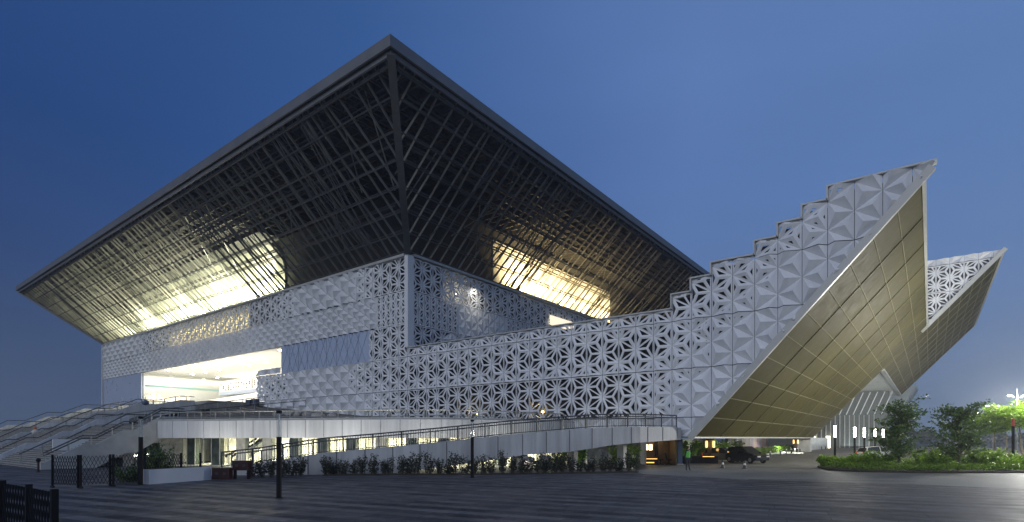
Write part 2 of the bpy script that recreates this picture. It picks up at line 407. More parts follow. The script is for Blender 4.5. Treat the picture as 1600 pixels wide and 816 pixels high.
# openness of the screens along the front
f1 = lerp_fn([(-116, 0), (-98, 0.0), (-88, .75), (-50, .9), (-36, .95), (-28, .5), (-24.5, .0), (-13.5, 0), (-9, .55), (-4, .95), (0, 1)])
f2 = lerp_fn([(-116, 0), (-92, 0), (-84, .75), (-46, .85), (-39, .5), (-36.5, 0), (-6.8, 0), (-6.2, .9), (0, 1)])
f4 = lerp_fn([(-39, .55), (-31, .75), (-26.5, .1), (-25, 0), (-14.5, 0), (-11, .6), (-6, .9), (0, 1)])
f5 = lerp_fn([(-39, .3), (-28, 0), (-11, 0), (-6, .5), (0, .95)])
def wing_open(x, z):
    us = 36.9 + max(0, (z - 7.0)) * .92
    return max(0.0, min(1.0, 0.22 + (us - x) / 9)) if x < us else 0.0
def main_star(fn, z0, k=.35):      # openings shrink towards the band joints
    return lambda x, z: fn(x, z) * (1 - k * min(1, abs(z - z0 - R / 2) / (R / 2)))
def front_open(fn):
    return lambda x, z: fn(x) if x < 0 else (max(.0, wing_open(x, z)) if x > 3 else 1.0)
OX = 35.95 - 1.8 * 20     # column grid so that joints fall on the steps
W1 = 1.8
screen('screen_band', hall, fr(0), [(UL, -0.36, Z1, ZT)], W1, R / 2, OX, Z1 + R / 2, front_open(f1), 0.62, label='top band of large folded panels on the long front')
# second band: slim stars near the corner and over the lobby, small folded teeth between
screen('screen_band', hall, fr(0), [(-6.5, -0.36, Z2, Z1)], 1.0, R / 2, -6.36, Z2 + R / 2, lambda x, z: .95, .3, border=.06, label='short band of slim pierced stars at the corner')
screen('screen_band', hall, fr(0), [(UL, -6.5, Z2, Z1)], 1.25, R / 3, -6.5, Z2 + R / 6, lambda x, z: f2(x), .46, border=.07, label='second band of small folded teeth above the lobby opening')
screen('screen_band', hall, fr(0), [(-7.84, 0, Z3, Z2 - .0)], W1, R / 2, OX, Z3 + R / 2, lambda x, z: .85, .5, label='short pierced band beside the blue mirror panel')
screen('screen_band', hall, fr(0), [(-38.46, -30.82, Z3, Z3 + 1.0)], W1, R / 2, OX, Z3 + R / 2, lambda x, z: 0, .5, label='narrow folded strip above the lobby jamb')
screen('screen_band', hall, fr(0), [(-38.46, 38.9, Z4, Z3)], W1, R / 2, OX, Z4 + R / 2, main_star(front_open(f4), Z4, .45), 0.62, cut=(0.7071, -0.7071 * 0.92, 0.7071 * (37.74 - 2.6 * 0.92)), label='long middle band running on into the wing')
screen('screen_band', hall, fr(0), [(38.9, 49, Z4, Z3)], W1, R / 2, OX, Z4 + R / 2, wing_open, 0.62, cut=(0.7071, -0.7071 * 0.92, 0.7071 * (37.74 - 2.6 * 0.92)))
CUT = (0.7071, -0.7071 * 0.92, 0.7071 * (37.74 - 2.6 * 0.92))
screen('screen_band', hall, fr(0), [(-38.46, 44, Z5, Z4)], W1, R / 2, OX, Z5 + R / 2, front_open(f5), 0.62, cut=CUT, label='lowest long band above the terrace')
screen('screen_band', hall, fr(0), [(20, 41, 2.6, Z5)], W1, R / 2, OX, Z5 - R / 2, lambda x, z: 0, .5, cut=CUT, label='plain folded strip at the foot of the wing')
stepx = [35.95, 37.75, 39.55, 43.15, 44.95, 46.75, 48.55, 56]
stepz = [14.15, 15.45, 16.6, 17.65, 18.75, 19.8, 20.8, 21.8]
rects = [(0, 35.95, Z3, 14.15)]
for k in range(7): rects.append((stepx[k], stepx[k + 1], Z3, min(Z2, stepz[k + 1])))
screen('screen_band', hall, fr(0), rects, W1, R / 2, OX, Z3 + R / 2, main_star(wing_open, Z3), 0.62, cut=CUT, label='upper wing band with its stepped end')
rects = [(stepx[k], stepx[k + 1], Z2, stepz[k + 1]) for k in range(2, 7)]
screen('screen_band', hall, fr(0), rects, W1, R / 2, OX, Z2 + R / 2, wing_open, 0.62, cut=CUT, label='topmost wing band stepping up to the point')
# thin coping along the wing top and its steps
B = MB(); B.aab((0, -.3, 14.15), (35.95, .5, 14.27))
for k in range(7):
    xe = min(stepx[k + 1], 37.74 + (stepz[k + 1] - 2.6) * .92 - .05)
    B.aab((stepx[k] - .06, -.3, stepz[k + 1]), (xe, .5, stepz[k + 1] + .12)); B.aab((stepx[k] - .06, -.3, stepz[k]), (stepx[k] + .06, .5, stepz[k + 1] - .002))
part(B, 'coping', TRIM)
# side face above the wing
s1 = lerp_fn([(0, .95), (20, .85), (40, .8), (110, .8)])
screen('screen_band', hall, sd(0), [(0.75, 108, Z1, ZT)], W1, R / 2, 0.75, Z1 + R / 2, lambda x, z: s1(x), .5, label='top pierced band on the side face')
screen('screen_band', hall, sd(0), [(0.75, 9.3, Z2, Z1)], 1.05, R / 2, .75, Z2 + R / 2, lambda x, z: .9, .35, border=.06)
screen('screen_band', hall, sd(0), [(9.3, 20, Z2, Z1)], 1.3, R / 2, 9.3, Z2 + R / 4, lambda x, z: 0, .18)
screen('screen_band', hall, sd(0), [(20, 108, Z2, Z1)], 1.2, R / 2, 20, Z2 + R / 4, lambda x, z: .85, .3, border=.07)
screen('screen_band', hall, sd(0), [(0.75, 60, Z3, Z2)], W1, R / 2, .75, Z3 + R / 2, lambda x, z: .9 if x < 7 else .3, .5)
part(MB().aab((-.36, -.25, 14.3), (.3, .75, ZT + .1)), 'corner_trim', WHITE)
part(MB().aab((UL - .3, -.35, ZT), (-.37, .4, ZT + .35)).aab((-.36, .76, ZT + .1), (.4, 108, ZT + .42)), 'eaves_gutter', TRIM)
part(MB().aab((UL - .35, -.5, 4.3), (UL, 110, ZT)), 'end_wall', WHITE)

# dark shell behind the screens
B = MB()
for (a, b, z0, z1) in ((UL, -84, Z1, ZT), (-43.6, -1.2, Z1, ZT), (UL, -1.2, Z2 + .3, Z1), (-30.8, -1.2, Z3, Z2 + .2), (-38.4, -1.2, 4.2, Z3 - .1), (0, 35.9, 2.6, 14.0)):
    B.aab((a, 1.2 + (a < 0) * .03, z0), (b, 1.5, z1 - .02))
B.aab((-1.5, 1.5, 13), (-1.2, 7.4, ZT)); B.aab((-1.5, 17.2, 13), (-1.2, 108, ZT)); B.aab((-1.5, 7.4, 13), (-1.21, 17.2, 21.6))
part(B, 'inner_wall', DARKV)
# lit cavities
part(MB().aab((-84, 3.0, Z1 + .2), (-43.6, 3.3, ZT - .1)), 'cavity_backing', PALEV)
part(MB().aab((-3.4, 7.4, Z1 + .2), (-3.1, 17.2, ZT - .1)), 'cavity_backing', PALEV)
light('cavity_strip', 'AREA', (-64, .9, ZT - .6), 1500, (1, .82, .36), aim=(0, .75, -1), size=(40, .3))
light('cavity_strip', 'AREA', (-.7, 12.4, ZT - .7), 170, (1, .93, .78), aim=(-.8, 0, -1), size=(.3, 9))
part(MB().lathe((-.55, 9.2, 23.2), [(.02, -.13), (.1, -.08), (.13, 0), (.1, .08), (.02, .13)], 12), 'flood_lamp', glow('flood_glow', (1, .95, .85), 70), 'bright lamp behind the side screen')

# wing body with its sloping bronze soffit (plane u = 37.74 + .92 (z - 2.6))
def su(z): return 37.74 + .92 * (z - 2.6)
prof = [(0, 2.62), (su(2.62) - .4, 2.62), (su(21.5) - .4, 21.5), (48.7, 21.5)]
for k in range(6, -1, -1): prof += [(stepx[k] + .15, stepz[k + 1] - .25), (stepx[k] + .15, stepz[k] - .25)]
prof += [(0, 13.9)]
part(MB().prism([(u, 36 if False else .75, z) for u, z in prof], (0, 61.5, 0)), 'wing_body', DARKV)
def soffit_panels(v0, v1, vs, z0, z1):
    B = MB(); v = v0; pr_ = random.Random(int(v0) + 5)
    while v < v1 - .05:
        ve = min(v + vs, v1); z = z0
        while z < z1 - .05:
            ze = min(z + 1.655, z1); q = [pr_.uniform(-.012, .012) for _ in range(4)]
            B.poly([on_soffit(v, z, q[0]), on_soffit(v, ze, q[1]), on_soffit(ve, ze, q[2]), on_soffit(ve, z, q[3])]); z = ze
        v = ve
    return B
sl = Vector((.92, 0, 1)).normalized(); nrm = Vector((1, 0, -.92)).normalized()
def on_soffit(v, z, d=.03): return Vector((su(z), v, z)) + nrm * d
part(soffit_panels(.06, 62, 7.55, 2.6, 20.9), 'soffit', GOLD, 'bronze sloping underside of the nearer wing', fix=False)
so = [o for o in kids(hall) if o.name.startswith('soffit')][0]
sl = Vector((.92, 0, 1)).normalized(); nrm = Vector((1, 0, -.92)).normalized()
def on_soffit(v, z, d=.03): return Vector((su(z), v, z)) + nrm * d
B = MB()
for z in [2.66 + 1.655 * k for k in range(11)]:
    B.bar(on_soffit(.1, z), on_soffit(61.9, z), .075, .05, up=tuple(nrm))
for k in range(9):
    v = .4 + 7.55 * k
    if v < 62: B.bar(on_soffit(v, 2.62, .045), on_soffit(v, 20.9, .045), .075, .05, up=(0, 1, 0))
part(B, 'seam', SEAM, parent=so)
B = MB(); B.bar((su(2.5) + .05, -.25, 2.5), (su(21.4) + .05, -.25, 21.4), .55, .36, up=(0, 1, 0)); part(B, 'edge_trim', TRIM)
part(MB().aab((38.0, 0.05, 2.48), (37.4, 62, 2.6)), 'lower_edge_trim', TRIM)
part(MB().bar((su(20.95), .1, 20.95), (su(20.95), 62, 20.95), .5, .25, up=(1, 0, 0)), 'upper_edge_trim', TRIM)

# second wing, taller and further back, with a level ceiling under it
screen('screen_band', hall, fr(62), [(40, 64, 26.1, 30.45)], W1, R / 2, OX, 26.1 + R / 2, lambda x, z: .9, .4, cut=CUT, border=.07, label='slim star band on the farther wing')
screen('screen_band', hall, fr(62), [(40, 66.5, 30.45, 31.5)], W1, R / 2, OX, 30.45 - R / 2, lambda x, z: .2, .4, cut=CUT)
screen('screen_band', hall, fr(62), [(40, 61, 21.0, 26.1)], W1, R / 2, OX, 21.75 + R / 2, lambda x, z: .9, .4, cut=CUT, label='large star band on the farther wing')
part(MB().prism([(u, 63.2, z) for u, z in [(10, 14.4), (su(14.4) - .3, 14.4), (su(31) - .4, 31), (10, 31)]], (0, 66.8, 0)), 'wing_body', mat('wing_dark_grey', (.10, .105, .115), .7))
so2 = part(soffit_panels(61.9, 131, 7.5, 14.2, 31.3), 'soffit', GOLD, fix=False, label= 'bronze sloping underside of the farther wing')
B = MB()
for z in [14.25 + 1.655 * k for k in range(11)]: B.bar(on_soffit(62, z), on_soffit(131, z), .12, .05, up=tuple(nrm))
for k in range(10): B.bar(on_soffit(63 + 7.5 * k, 14.2, .045), on_soffit(63 + 7.5 * k, 31.2, .045), .12, .05, up=(0, 1, 0))
part(B, 'seam', SEAM, parent=so2)
part(MB().bar((su(20) + .05, 61.7, 20), (su(31.5) + .05, 61.7, 31.5), .6, .5, up=(0, 1, 0)), 'edge_trim', TRIM)
part(MB().bar((su(31.35), 62, 31.35), (su(31.35), 131, 31.35), .4, .25, up=(1, 0, 0)), 'upper_edge_trim', TRIM)
part(MB().aab((48.0, 62, 13.95), (48.7, 131, 14.3)), 'lower_edge_trim', TRIM)
CEIL = mat('silver_ceiling', (.62, .64, .64), .32, metal=.35, var=.06, vscale=.4)
cl = part(MB().poly([(20, 62.2, 14.15), (48.2, 62.2, 14.15), (48.2, 130.8, 14.15), (20, 130.8, 14.15)]), 'ceiling', CEIL, 'pale metal ceiling under the farther wing')
B = MB()
for k in range(28): B.aab((20.5, 63 + 2.5 * k, 14.08), (48, 63.06 + 2.5 * k, 14.14))
part(B, 'seam', TRIM, parent=cl)
# third wing beyond
PB = mat('pale_blue_panel', (.36, .43, .47), .5, var=.06, vscale=.4)
part(MB().prism([(20, 131.4, 14), (47.5, 131.4, 14), (52, 131.4, 17.2), (46.6, 131.4, 7.6), (38, 131.4, 14)][1:4] + [(40, 131.4, 13.8)], (0, 26, 0)), 'wing_body', PB, 'pale blue end of the farthest wing')
# entrance wall with fins and leaning ribs
ent = part(MB().aab((18, 108, 0), (47, 108.5, 13.9)), 'entrance_wall', mat('entrance_wall', (.16, .18, .185), .6, var=.2), 'pale entrance wall with tall fins under the farther wing')
for k in range(17):
    x = 27 + 1.05 * k; part(MB().aab((x, 107.2, 0), (x + .16, 107.98, 8.2)), 'fin', TRIM, parent=ent)
for k in range(12):
    part(MB().bar((29 + 1.5 * k, 106.8, 8.3), (31.2 + 1.5 * k, 106.8, 13.7), .18, .4, up=(0, 1, 0)), 'leaning_rib', WHITE, parent=ent)
for x in (30.2, 33.6): part(MB().aab((x, 106.4, 0), (x + .8, 107.1, 3.0)), 'door_light', glow('door_glow', (1, .88, .6), 5), 'lit door jamb', parent=ent)
B = MB(); B.aab((35.0, 62.3, 0), (37.2, 63.4, 14.1)); B.aab((34.4, 62.3, 0), (34.9, 100, 2.55)); part(B, 'end_pier', mat('pale_pier', (.5, .51, .5), .6, var=.2, vscale=1))

# ------------------------------------------------------------------ blank and blue panels, the lobby
bp_ = part(MB().aab((-30.82, -.05, Z3), (-7.84, .25, Z2)), 'blue_panel', BLUEP, 'flat blue mirror panel with fine diamond joints')
B = MB()
for i in range(14):
    x = -30.8 + i * 1.7
    for sgn in (1, -1):
        x1 = x + sgn * 2.2
        if -30.8 <= x1 <= -7.9: B.bar((x, -.065, Z3 + .05), (x1, -.065, Z2 - .05), .03, .02, up=(0, 1, 0))
for i in range(1, 9): B.bar((-30.82 + i * 2.55, -.068, Z3 + .05), (-30.82 + i * 2.55, -.068, Z2 - .05), .025, .02, up=(0, 1, 0))
part(B, 'joint', mat('joint_blue', (.12, .15, .22), .5), parent=bp_)
part(MB().aab((UL, -.05, 4.2), (-91.04, .25, Z2)), 'blank_panel', BLUEP, 'plain grey blue panel at the far end of the front')
LZ = 8.55
part(MB().aab((-91, .3, LZ - .3), (-31, 34, LZ)), 'lobby_floor', mat('lobby_floor', (.55, .54, .5), .25))
lc = part(MB().aab((-91, .3, Z2), (-31, 34, Z2 + .25)), 'lobby_ceiling', INT)
DL = glow('downlight_glow', (1, .93, .78), 60)
for i in range(9):
    for j in range(4):
        if (i * 3 + j * 5) % 7 == 0: continue
        x = -87 + i * 6.6 + (j % 2) * 2.6; y = 1.6 + j * 6.4
        if x < -32: part(MB().lathe((x, y, Z2 - .08), [(.26, 0), (.26, .07)], 10), 'downlight', DL, parent=lc)
B = MB(); B.aab((-91, 33.5, LZ), (-31, 34, Z2)); B.aab((-31.2, 1.6, LZ), (-30.9, 33.4, Z2)); part(B, 'lobby_wall', INT)
gl = part(MB().aab((-91, .3, LZ), (-90.7, 33.4, Z2)), 'lobby_glass_wall', mat('lobby_glossy_glass', (.72, .74, .70), .08, metal=.3, var=.05), 'glossy glass side wall of the lobby')
AMB = glow('amber_display', (1, .72, .28), .9)
B = MB()
for k in range(9):
    y = .8 + k * 1.0; h = .5 + 1.1 * random.random(); B.aab((-90.66, y, 11.0 + .3 * random.random()), (-90.6, y + .85, 11.5 + h))
part(B, 'amber_display', AMB, parent=gl)
part(MB().aab((-90.66, .6, 14.3), (-90.6, 33, 14.7)).aab((-90.66, .6, 9.7), (-90.6, 33, 10.1)), 'glass_rail', TEAL, parent=gl)
# inside: white gallery box with blue band, balustrades and teal glass boxes
gb = part(MB().aab((-85, 14, 13.6), (-56, 22, 16.2)), 'gallery', INT, 'white gallery box with a blue band inside the lobby')
part(MB().aab((-85, 13.9, 12.75), (-55.9, 22, 13.57)), 'gallery_band', BLUEP, parent=gb)
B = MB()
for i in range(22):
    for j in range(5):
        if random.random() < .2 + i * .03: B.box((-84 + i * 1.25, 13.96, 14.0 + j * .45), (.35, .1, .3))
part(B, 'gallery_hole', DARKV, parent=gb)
part(MB().prism([(-86, 9, LZ), (-50, 9, LZ), (-50, 9, 12.1), (-64, 9, 11.6), (-86, 9, 11.0)], (0, .3, 0)), 'lobby_balustrade', INT)
part(MB().aab((-54, 13, LZ), (-40, 13.4, 10.8)).aab((-55, 18, 13.2), (-38, 18.4, 15.8)), 'teal_screen', TEAL)
light('lobby_light', 'AREA', (-61, 14, Z2 - .35), 11500, (1, .93, .80), aim=(0, 0, -1), size=(54, 24))
light('lobby_wash', 'AREA', (-61, 2, LZ + .3), 3200, (1, .94, .82), aim=(0, .3, 1), size=(50, 1.5))

# ------------------------------------------------------------------ the roof
OV = 14.0; ZR = 40.3; DV = 110.0
RA = (UL - OV, -OV); RB = (OV, DV + OV)
rf = part(MB().aab((RA[0] + .25, RA[1] + .25, 39.2), (RB[0] - .25, RB[1] - .25, 40.1)), 'roof_deck', DECK)
B = MB()
for (z0, z1, ins) in ((39.2, ZR, 0.0), (38.72, 39.19, .4)):
    a0, b0, a1, b1 = RA[0] + ins, RA[1] + ins, RB[0] - ins, RB[1] - ins; T = .2
    for q in ([(a0, b0), (a1, b0), (a1, b0 + T), (a0, b0 + T)], [(a1 - T, b0 + T), (a1, b0 + T), (a1, b1), (a1 - T, b1)], [(a0, b0 + T), (a0 + T, b0 + T), (a0 + T, b1), (a0, b1)]):
        lean = .35 if z1 == ZR else 0
        B.prism([(x, y, z0) for x, y in q], (0, 0, z1 - z0))
part(B, 'roof_fascia', FASC, 'grey metal fascia round the roof edge', parent=rf)
# joists under the deck
B = MB()
for k in range(9):
    d = -OV + 1.0 + k * 1.7
    B.aab((RA[0] + 1, d, 38.3), (RB[0] - 1, d + .16, 39.18)); 
    x = OV - 1.2 - k * 1.7; B.aab((x, RA[1] + 1, 38.25), (x + .16, RB[1] - 1, 39.19))
for k in range(92):
    u = RA[0] + 1.6 + k * 1.55; B.aab((u, -OV + .8, 38.45), (u + .14, 6, 39.17))
for k in range(86):
    v = -OV + 1.6 + k * 1.55; B.aab((-6, v, 38.45), (OV - .8, v + .14, 39.16))
part(B, 'joist_grid', mat('joist_grey', (.055, .053, .050), .7, var=.2), parent=rf)

ZB = ZT + .35; ZU = 38.9; INS = .55; TOPV = -(OV - INS); RUN = OV - INS
def P_front(u, t, d=0.0):   # point on the front slope; u measured along, widened towards the top by the hips
    n = Vector((0, -(ZU - ZB), -RUN)).normalized()
    return Vector((u, -.1 + (TOPV + .1) * t, ZB + (ZU - ZB) * t)) - n * d
def P_side(v, t, d=0.0):
    n = Vector(((ZU - ZB), 0, -RUN)).normalized()
    return Vector((.1 + (RUN - .1) * t, v, ZB + (ZU - ZB) * t)) - n * d
nF = Vector((0, -(ZU - ZB), -RUN)).normalized(); nS = Vector(((ZU - ZB), 0, -RUN)).normalized()
rnd = random.Random(11)
def lattice(Pf, lo0, hi0, nrm_, is_front):
    rt = part(MB(), 'roof_lattice', STEEL, 'slanting lattice of dark fins under the ' + ('long front eaves' if is_front else 'side eaves'))
    fins = MB(); thin = MB(); lvl = MB(); brace = MB()
    def lim(t):                                  # extent along the face at height t
        return (lo0 - RUN * t, hi0 + RUN * t)
    def put(Bm, s0, t0, s1, t1, w, dpt, d0):
        # clip to hips
        for _ in range(40):
            a, b = lim(t1)
            if s1 < a + .2 or s1 > b - .2: 
                t1 -= .02; s1 = s0 + (s1 - s0) * .975
            else: break
        a, b = lim(t0)
        if not (a < s0 < b) or t1 - t0 < .08: return
        Bm.bar(Pf(s0, t0, d0), Pf(s1, t1, d0), w, dpt, up=tuple(nrm_.cross(Vector((1, 0, 0) if is_front else (0, 1, 0)))) if False else tuple(Vector((1, 0, 0)) if is_front else Vector((0, 1, 0))))
    s = lo0 - RUN
    while s < hi0 + RUN:
        # deep fins square to the eaves
        t0 = 0.0
        if s < lo0: t0 = (lo0 - s) / RUN
        if s > hi0: t0 = (s - hi0) / RUN
        sk = rnd.gauss(0, .8)
        if t0 < .93:
            # 'up' is along the face so depth runs into the roof
            fins.bar(Pf(s, t0, .28), Pf(s + sk * (1 - t0), 1.0, .18), .30, .065, up=tuple(Vector((1, 0, 0)) if is_front else Vector((0, 1, 0))))
        s += rnd.choice((1.55, 1.8, 2.0, 1.4))
    n = int((hi0 - lo0 + 2 * RUN) / 1.9)
    for k in range(n):
        s0 = rnd.uniform(lo0 - 6, hi0 + 6); dirn = rnd.choice((-1, 1, 1)) * rnd.uniform(1.0, 5.5)
        put(thin, s0, rnd.choice((0, 0, 0, .17)), s0 + dirn, 1.0, rnd.choice((.05, .07)), rnd.choice((.09, .18)), rnd.uniform(.0, .12))
    for k in range(int(n * .5)):                     # deeper inside
        s0 = rnd.uniform(lo0 - 6, hi0 + 6); dirn = rnd.uniform(-7, 7)
        t0 = rnd.uniform(.0, .5)
        put(brace, s0, t0, s0 + dirn, min(1, t0 + rnd.uniform(.35, .6)), .11, .11, rnd.uniform(1.0, 4.2))
    for t in (.015, .14, .27, .41, .55, .69, .84, .97):
        a, b = lim(t); lvl.bar(Pf(a + .3, t, .02), Pf(b - .3, t, .02), .12, .13, up=tuple(nrm_))
        if t > .1: lvl.bar(Pf(a + 1.5, t, 1.0), Pf(b - 1.5, t, 1.0), .14, .2, up=tuple(nrm_))
    for d in (1.3, 2.4):
        for t in (.3, .62, .86):
            a, b = lim(t); lvl.bar(Pf(a + 2.5, t, d), Pf(b - 2.5, t, d), .15, .2, up=tuple(nrm_))
    part(fins, 'fin', FIN, parent=rt, fix=False); part(thin, 'skew_bar', STEEL, parent=rt, fix=False)
    part(lvl, 'purlin', STEEL, parent=rt, fix=False); part(brace, 'brace', FIN, parent=rt, fix=False)
    return rt
lattice(P_front, UL, 0, nF, True)
lattice(P_side, 0, DV, nS, False)
part(MB().bar((.2, -.2, ZB), (RUN + .1, -RUN - .1, ZU), .55, .75, up=(1, 1, 0)), 'hip_beam', STEEL)
part(MB().bar((UL, -.2, ZB), (UL - RUN, -RUN, ZU), .5, .5, up=(1, 1, 0)), 'hip_beam', STEEL)
# far (left) slope seen edge-on
part(MB().poly([(UL, -.1, ZB), (UL - RUN, -RUN, ZU), (UL - RUN, DV + RUN, ZU), (UL, DV, ZB)]), 'roof_slope', STEEL)

# upper storey inside the roof and its lit walls
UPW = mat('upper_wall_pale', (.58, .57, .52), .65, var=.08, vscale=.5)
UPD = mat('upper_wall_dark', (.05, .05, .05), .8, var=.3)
arc = [(-37.4 - 7.5 * (1 - cos(a)), 30.6 + 7.5 * sin(a)) for a in [k * pi / 16 for k in range(9)]]
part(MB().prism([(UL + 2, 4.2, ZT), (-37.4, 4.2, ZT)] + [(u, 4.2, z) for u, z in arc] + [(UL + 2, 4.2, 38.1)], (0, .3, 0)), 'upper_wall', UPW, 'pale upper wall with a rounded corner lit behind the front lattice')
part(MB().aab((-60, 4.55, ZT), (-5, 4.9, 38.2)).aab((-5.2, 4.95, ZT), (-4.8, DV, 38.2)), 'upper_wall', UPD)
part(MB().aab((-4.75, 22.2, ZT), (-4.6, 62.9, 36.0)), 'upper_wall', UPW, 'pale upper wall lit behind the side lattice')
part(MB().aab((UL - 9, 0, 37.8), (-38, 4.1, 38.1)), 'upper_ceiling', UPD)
part(MB().aab((UL, -.2, ZT - .12), (-.4, 4.2, ZT - .02)).aab((-4.8, 4.3, ZT - .11), (-.1, DV, ZT - .01)), 'upper_floor', mat('upper_floor', (.3, .3, .28), .7))
for k in range(8): part(MB().aab((-42 - k * 8.2, .7, ZT + .02), (-41 - k * 8.2, 1.3, ZT + .4)), 'roof_floodlight', STEEL)
ROOFG = glow('roof_lamp_glow', (1, .95, .72), 30); ROOFW = glow('roof_warm_lamp_glow', (1, .84, .52), 60)
for k, (u, pw) in enumerate(((-41.0, 1250), (-47.5, 1500), (-54.5, 1550), (-62, 1600), (-70, 1700), (-79, 1700), (-89, 2000), (-100, 1000))):
    light('roof_wash', 'AREA', (u, 1.1, ZT + .5), pw, (.97, 1, .62), aim=(-.25, 1, 1.1), size=(5.5, .5), spread=radians(125))
for k, (v, z) in enumerate(((28, 31.6), (35, 32.0), (43, 31.2), (52, 31.5), (60, 30.5))):
    pw = (3000, 3200, 3200, 2900, 2300)[k]
    if k in (0, 1, 2): part(MB().lathe((-3.2, v + 2, z - 1.2), [(.02, -.25), (.2, -.14), (.25, 0), (.2, .14), (.02, .25)], 10), 'roof_lamp', ROOFW, 'warm bulb behind the side lattice')
    light('roof_wash', 'AREA', (-1.2, v, ZT + .6), pw, (1, .76, .38), aim=(-1, .2, 1.0), size=(.6, 6.5), spread=radians(125))
light('partition_flood', 'AREA', (-39.0, .9, ZT + 4.0), 6500, (1, .97, .72), aim=(-1, -.42, .05), size=(1.6, 7))
for u, pw in ((-58, 4200), (-77, 3800), (-94, 2200)): light('partition_flood', 'AREA', (u, .6, ZT + 4.0), pw, (1, .97, .66), aim=(-1, -.5, .05), size=(1.2, 6))
light('partition_flood', 'AREA', (-.7, 23.5, ZT + 3.6), 2600, (1, .74, .36), aim=(.35, 1, .1), size=(1.4, 6))
# warm lamps behind the wing screen, and a small lit window on the side face
for u in (11.6, 21.0):
    light('wing_lamp', 'POINT', (u, .62, 5.4), 75, (1, .66, .22), size=.12); part(MB().aab((u - 2.2, 1.1, 4.4), (u + 2.4, 1.17, 7.4)), 'cavity_backing', PALEV)  # pale panel added behind each lamp to spread its amber glow
    part(MB().lathe((u, .75, 5.3), [(.02, -.2), (.15, -.1), (.18, 0), (.15, .1), (.02, .2)], 10), 'wing_lamp', glow('amber_lamp_glow', (1, .7, .25), 12), 'amber lamp behind the wing screen')
part(MB().aab((.3, 31.8, 22.6), (.42, 39.5, 24.3)), 'side_window', glow('side_window_glow', (1, .86, .6), 1.1), 'small lit window in the side face')
# light on the soffits
light('soffit_uplight', 'AREA', (45, 22, .6), 60, (.96, 1, .62), aim=(-.6, 0, 1), size=(3, 40))
light('soffit_uplight', 'AREA', (56, 85, .6), 420, (.98, 1, .62), aim=(-.3, 0, 1), size=(3, 40))
light('ceiling_uplight', 'AREA', (40, 92, .6), 1500, (.9, 1, .98), aim=(0, 0, 1), size=(6, 40))
light('entrance_light', 'AREA', (38, 102, 13.6), 190, (1, .97, .88), aim=(0, .4, -1), size=(16, 3))

# ------------------------------------------------------------------ grand staircase
fl = [(-35.0, 0), (-32.6, 1.4), (-31.7, 1.4), (-29.7, 2.65), (-28.9, 2.65), (-26.9, 3.95), (-25.0, 3.95), (-22.2, 5.4), (-20.5, 5.4), (-17.5, 6.9), (-15.0, 6.9), (-12.0, 7.7), (-9.0, 7.7), (-7.6, 8.5), (-.6, 8.5)]
def flz(v):
    for (a, b), (c, d) in zip(fl, fl[1:]):
        if v <= c: return b + (d - b) * (v - a) / (c - a) if v > a else b
    return fl[-1][1]
stair = thing('grand_staircase', (-30, -35, 0), 'broad pale stone staircase with several landings climbing to the glowing lobby', 'staircase')
def steps(B, u0, u1, lo, hi):
    for (a, b), (c, d) in zip(fl, fl[1:]):
        if c <= lo + 1e-6 or a >= hi - 1e-6: continue
        if abs(d - b) < 1e-6: B.aab((u0, a, 0), (u1, c, b)); continue
        n = max(1, round((d - b) / .156)); 
        for i in range(n):
            v0 = a + (c - a) * i / n; B.aab((u0, v0, max(0, b - .6)), (u1, a + (c - a) * (i + 1) / n, b + (d - b) * (i + 1) / n))
B = MB(); steps(B, -62, -2.45, -35, -25.0); steps(B, -62, -38.0, -25.0, 0); 
stp = B.build('steps', STEP, stair, fix=False)
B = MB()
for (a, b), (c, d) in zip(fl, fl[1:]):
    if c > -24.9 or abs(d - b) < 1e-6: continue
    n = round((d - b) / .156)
    for i in range(n): B.aab((-61.9, a + (c - a) * i / n - .012, b + (d - b) * (i + .45) / n), (-2.5, a + (c - a) * i / n - .002, b + (d - b) * (i + .95) / n))  # dark strips paint the shade line under each tread
B.build('riser_shade_strip', mat('riser_shade_tone', (.10, .10, .095), .8, var=.3, vscale=3), stp, fix=False)
def ribbon(u, w, v0, v1, up, low=None):
    vs = [v0] + [v for v, z in fl if v0 < v < v1] + [v1]
    top = [(u, v, flz(v) + up) for v in vs]
    bot = [(u, v, (0 if low is None else max(0, flz(v) - low))) for v in reversed(vs)]
    return MB().prism(top + bot, (w, 0, 0))
ribbon(-2.4, .45, -35.2, -25.0, .55, 1.45).build('side_wall', CONC, stair)['label'] = 'grey side wall of the nearest flight'
for u, v1 in ((-20.2, -.8), (-38.2, -10), (-62.2, -10)):
    ribbon(u, .45, -35.1, v1 if u < -30 else -24, .62, 1.2).build('parapet', PLASTER, stair)
def rail_run(u, v0, v1, parent, ht=.95, two=False, m=RAIL, mp=RAILP, base=0.0):
    vs = [v0] + [v for v, z in fl if v0 < v < v1] + [v1]
    pts = [(u, v, flz(v) + base + ht) for v in vs]
    for k, q in enumerate([pts] + ([[(a, b, c - .22) for a, b, c in pts]] if two else [])):
        o = MB().tube(q, .06, 6).build('handrail', m, parent)
    v = v0 + .1
    while v < v1:
        MB().aab((u - .05, v - .05, flz(v) + base - .02), (u + .05, v + .05, flz(v) + base + ht - .05)).build('post', mp, parent)
        v += 1.45
rail_run(-2.2, -35, -25.0, stair, .75, True, base=.55)
rail_run(-20, -35, -24.5, stair, .55, False, base=.62)
rail_run(-11, -34.8, -29.7, stair); rail_run(-11, -28.9, -24.8, stair)
rail_run(-29, -34.8, -24.8, stair)
rail_run(-38, -33, -10, stair, .6, False, base=.62); rail_run(-62, -34.5, -10, stair, .7, False, base=.62)
rail_run(-50, -34.8, -9, stair)

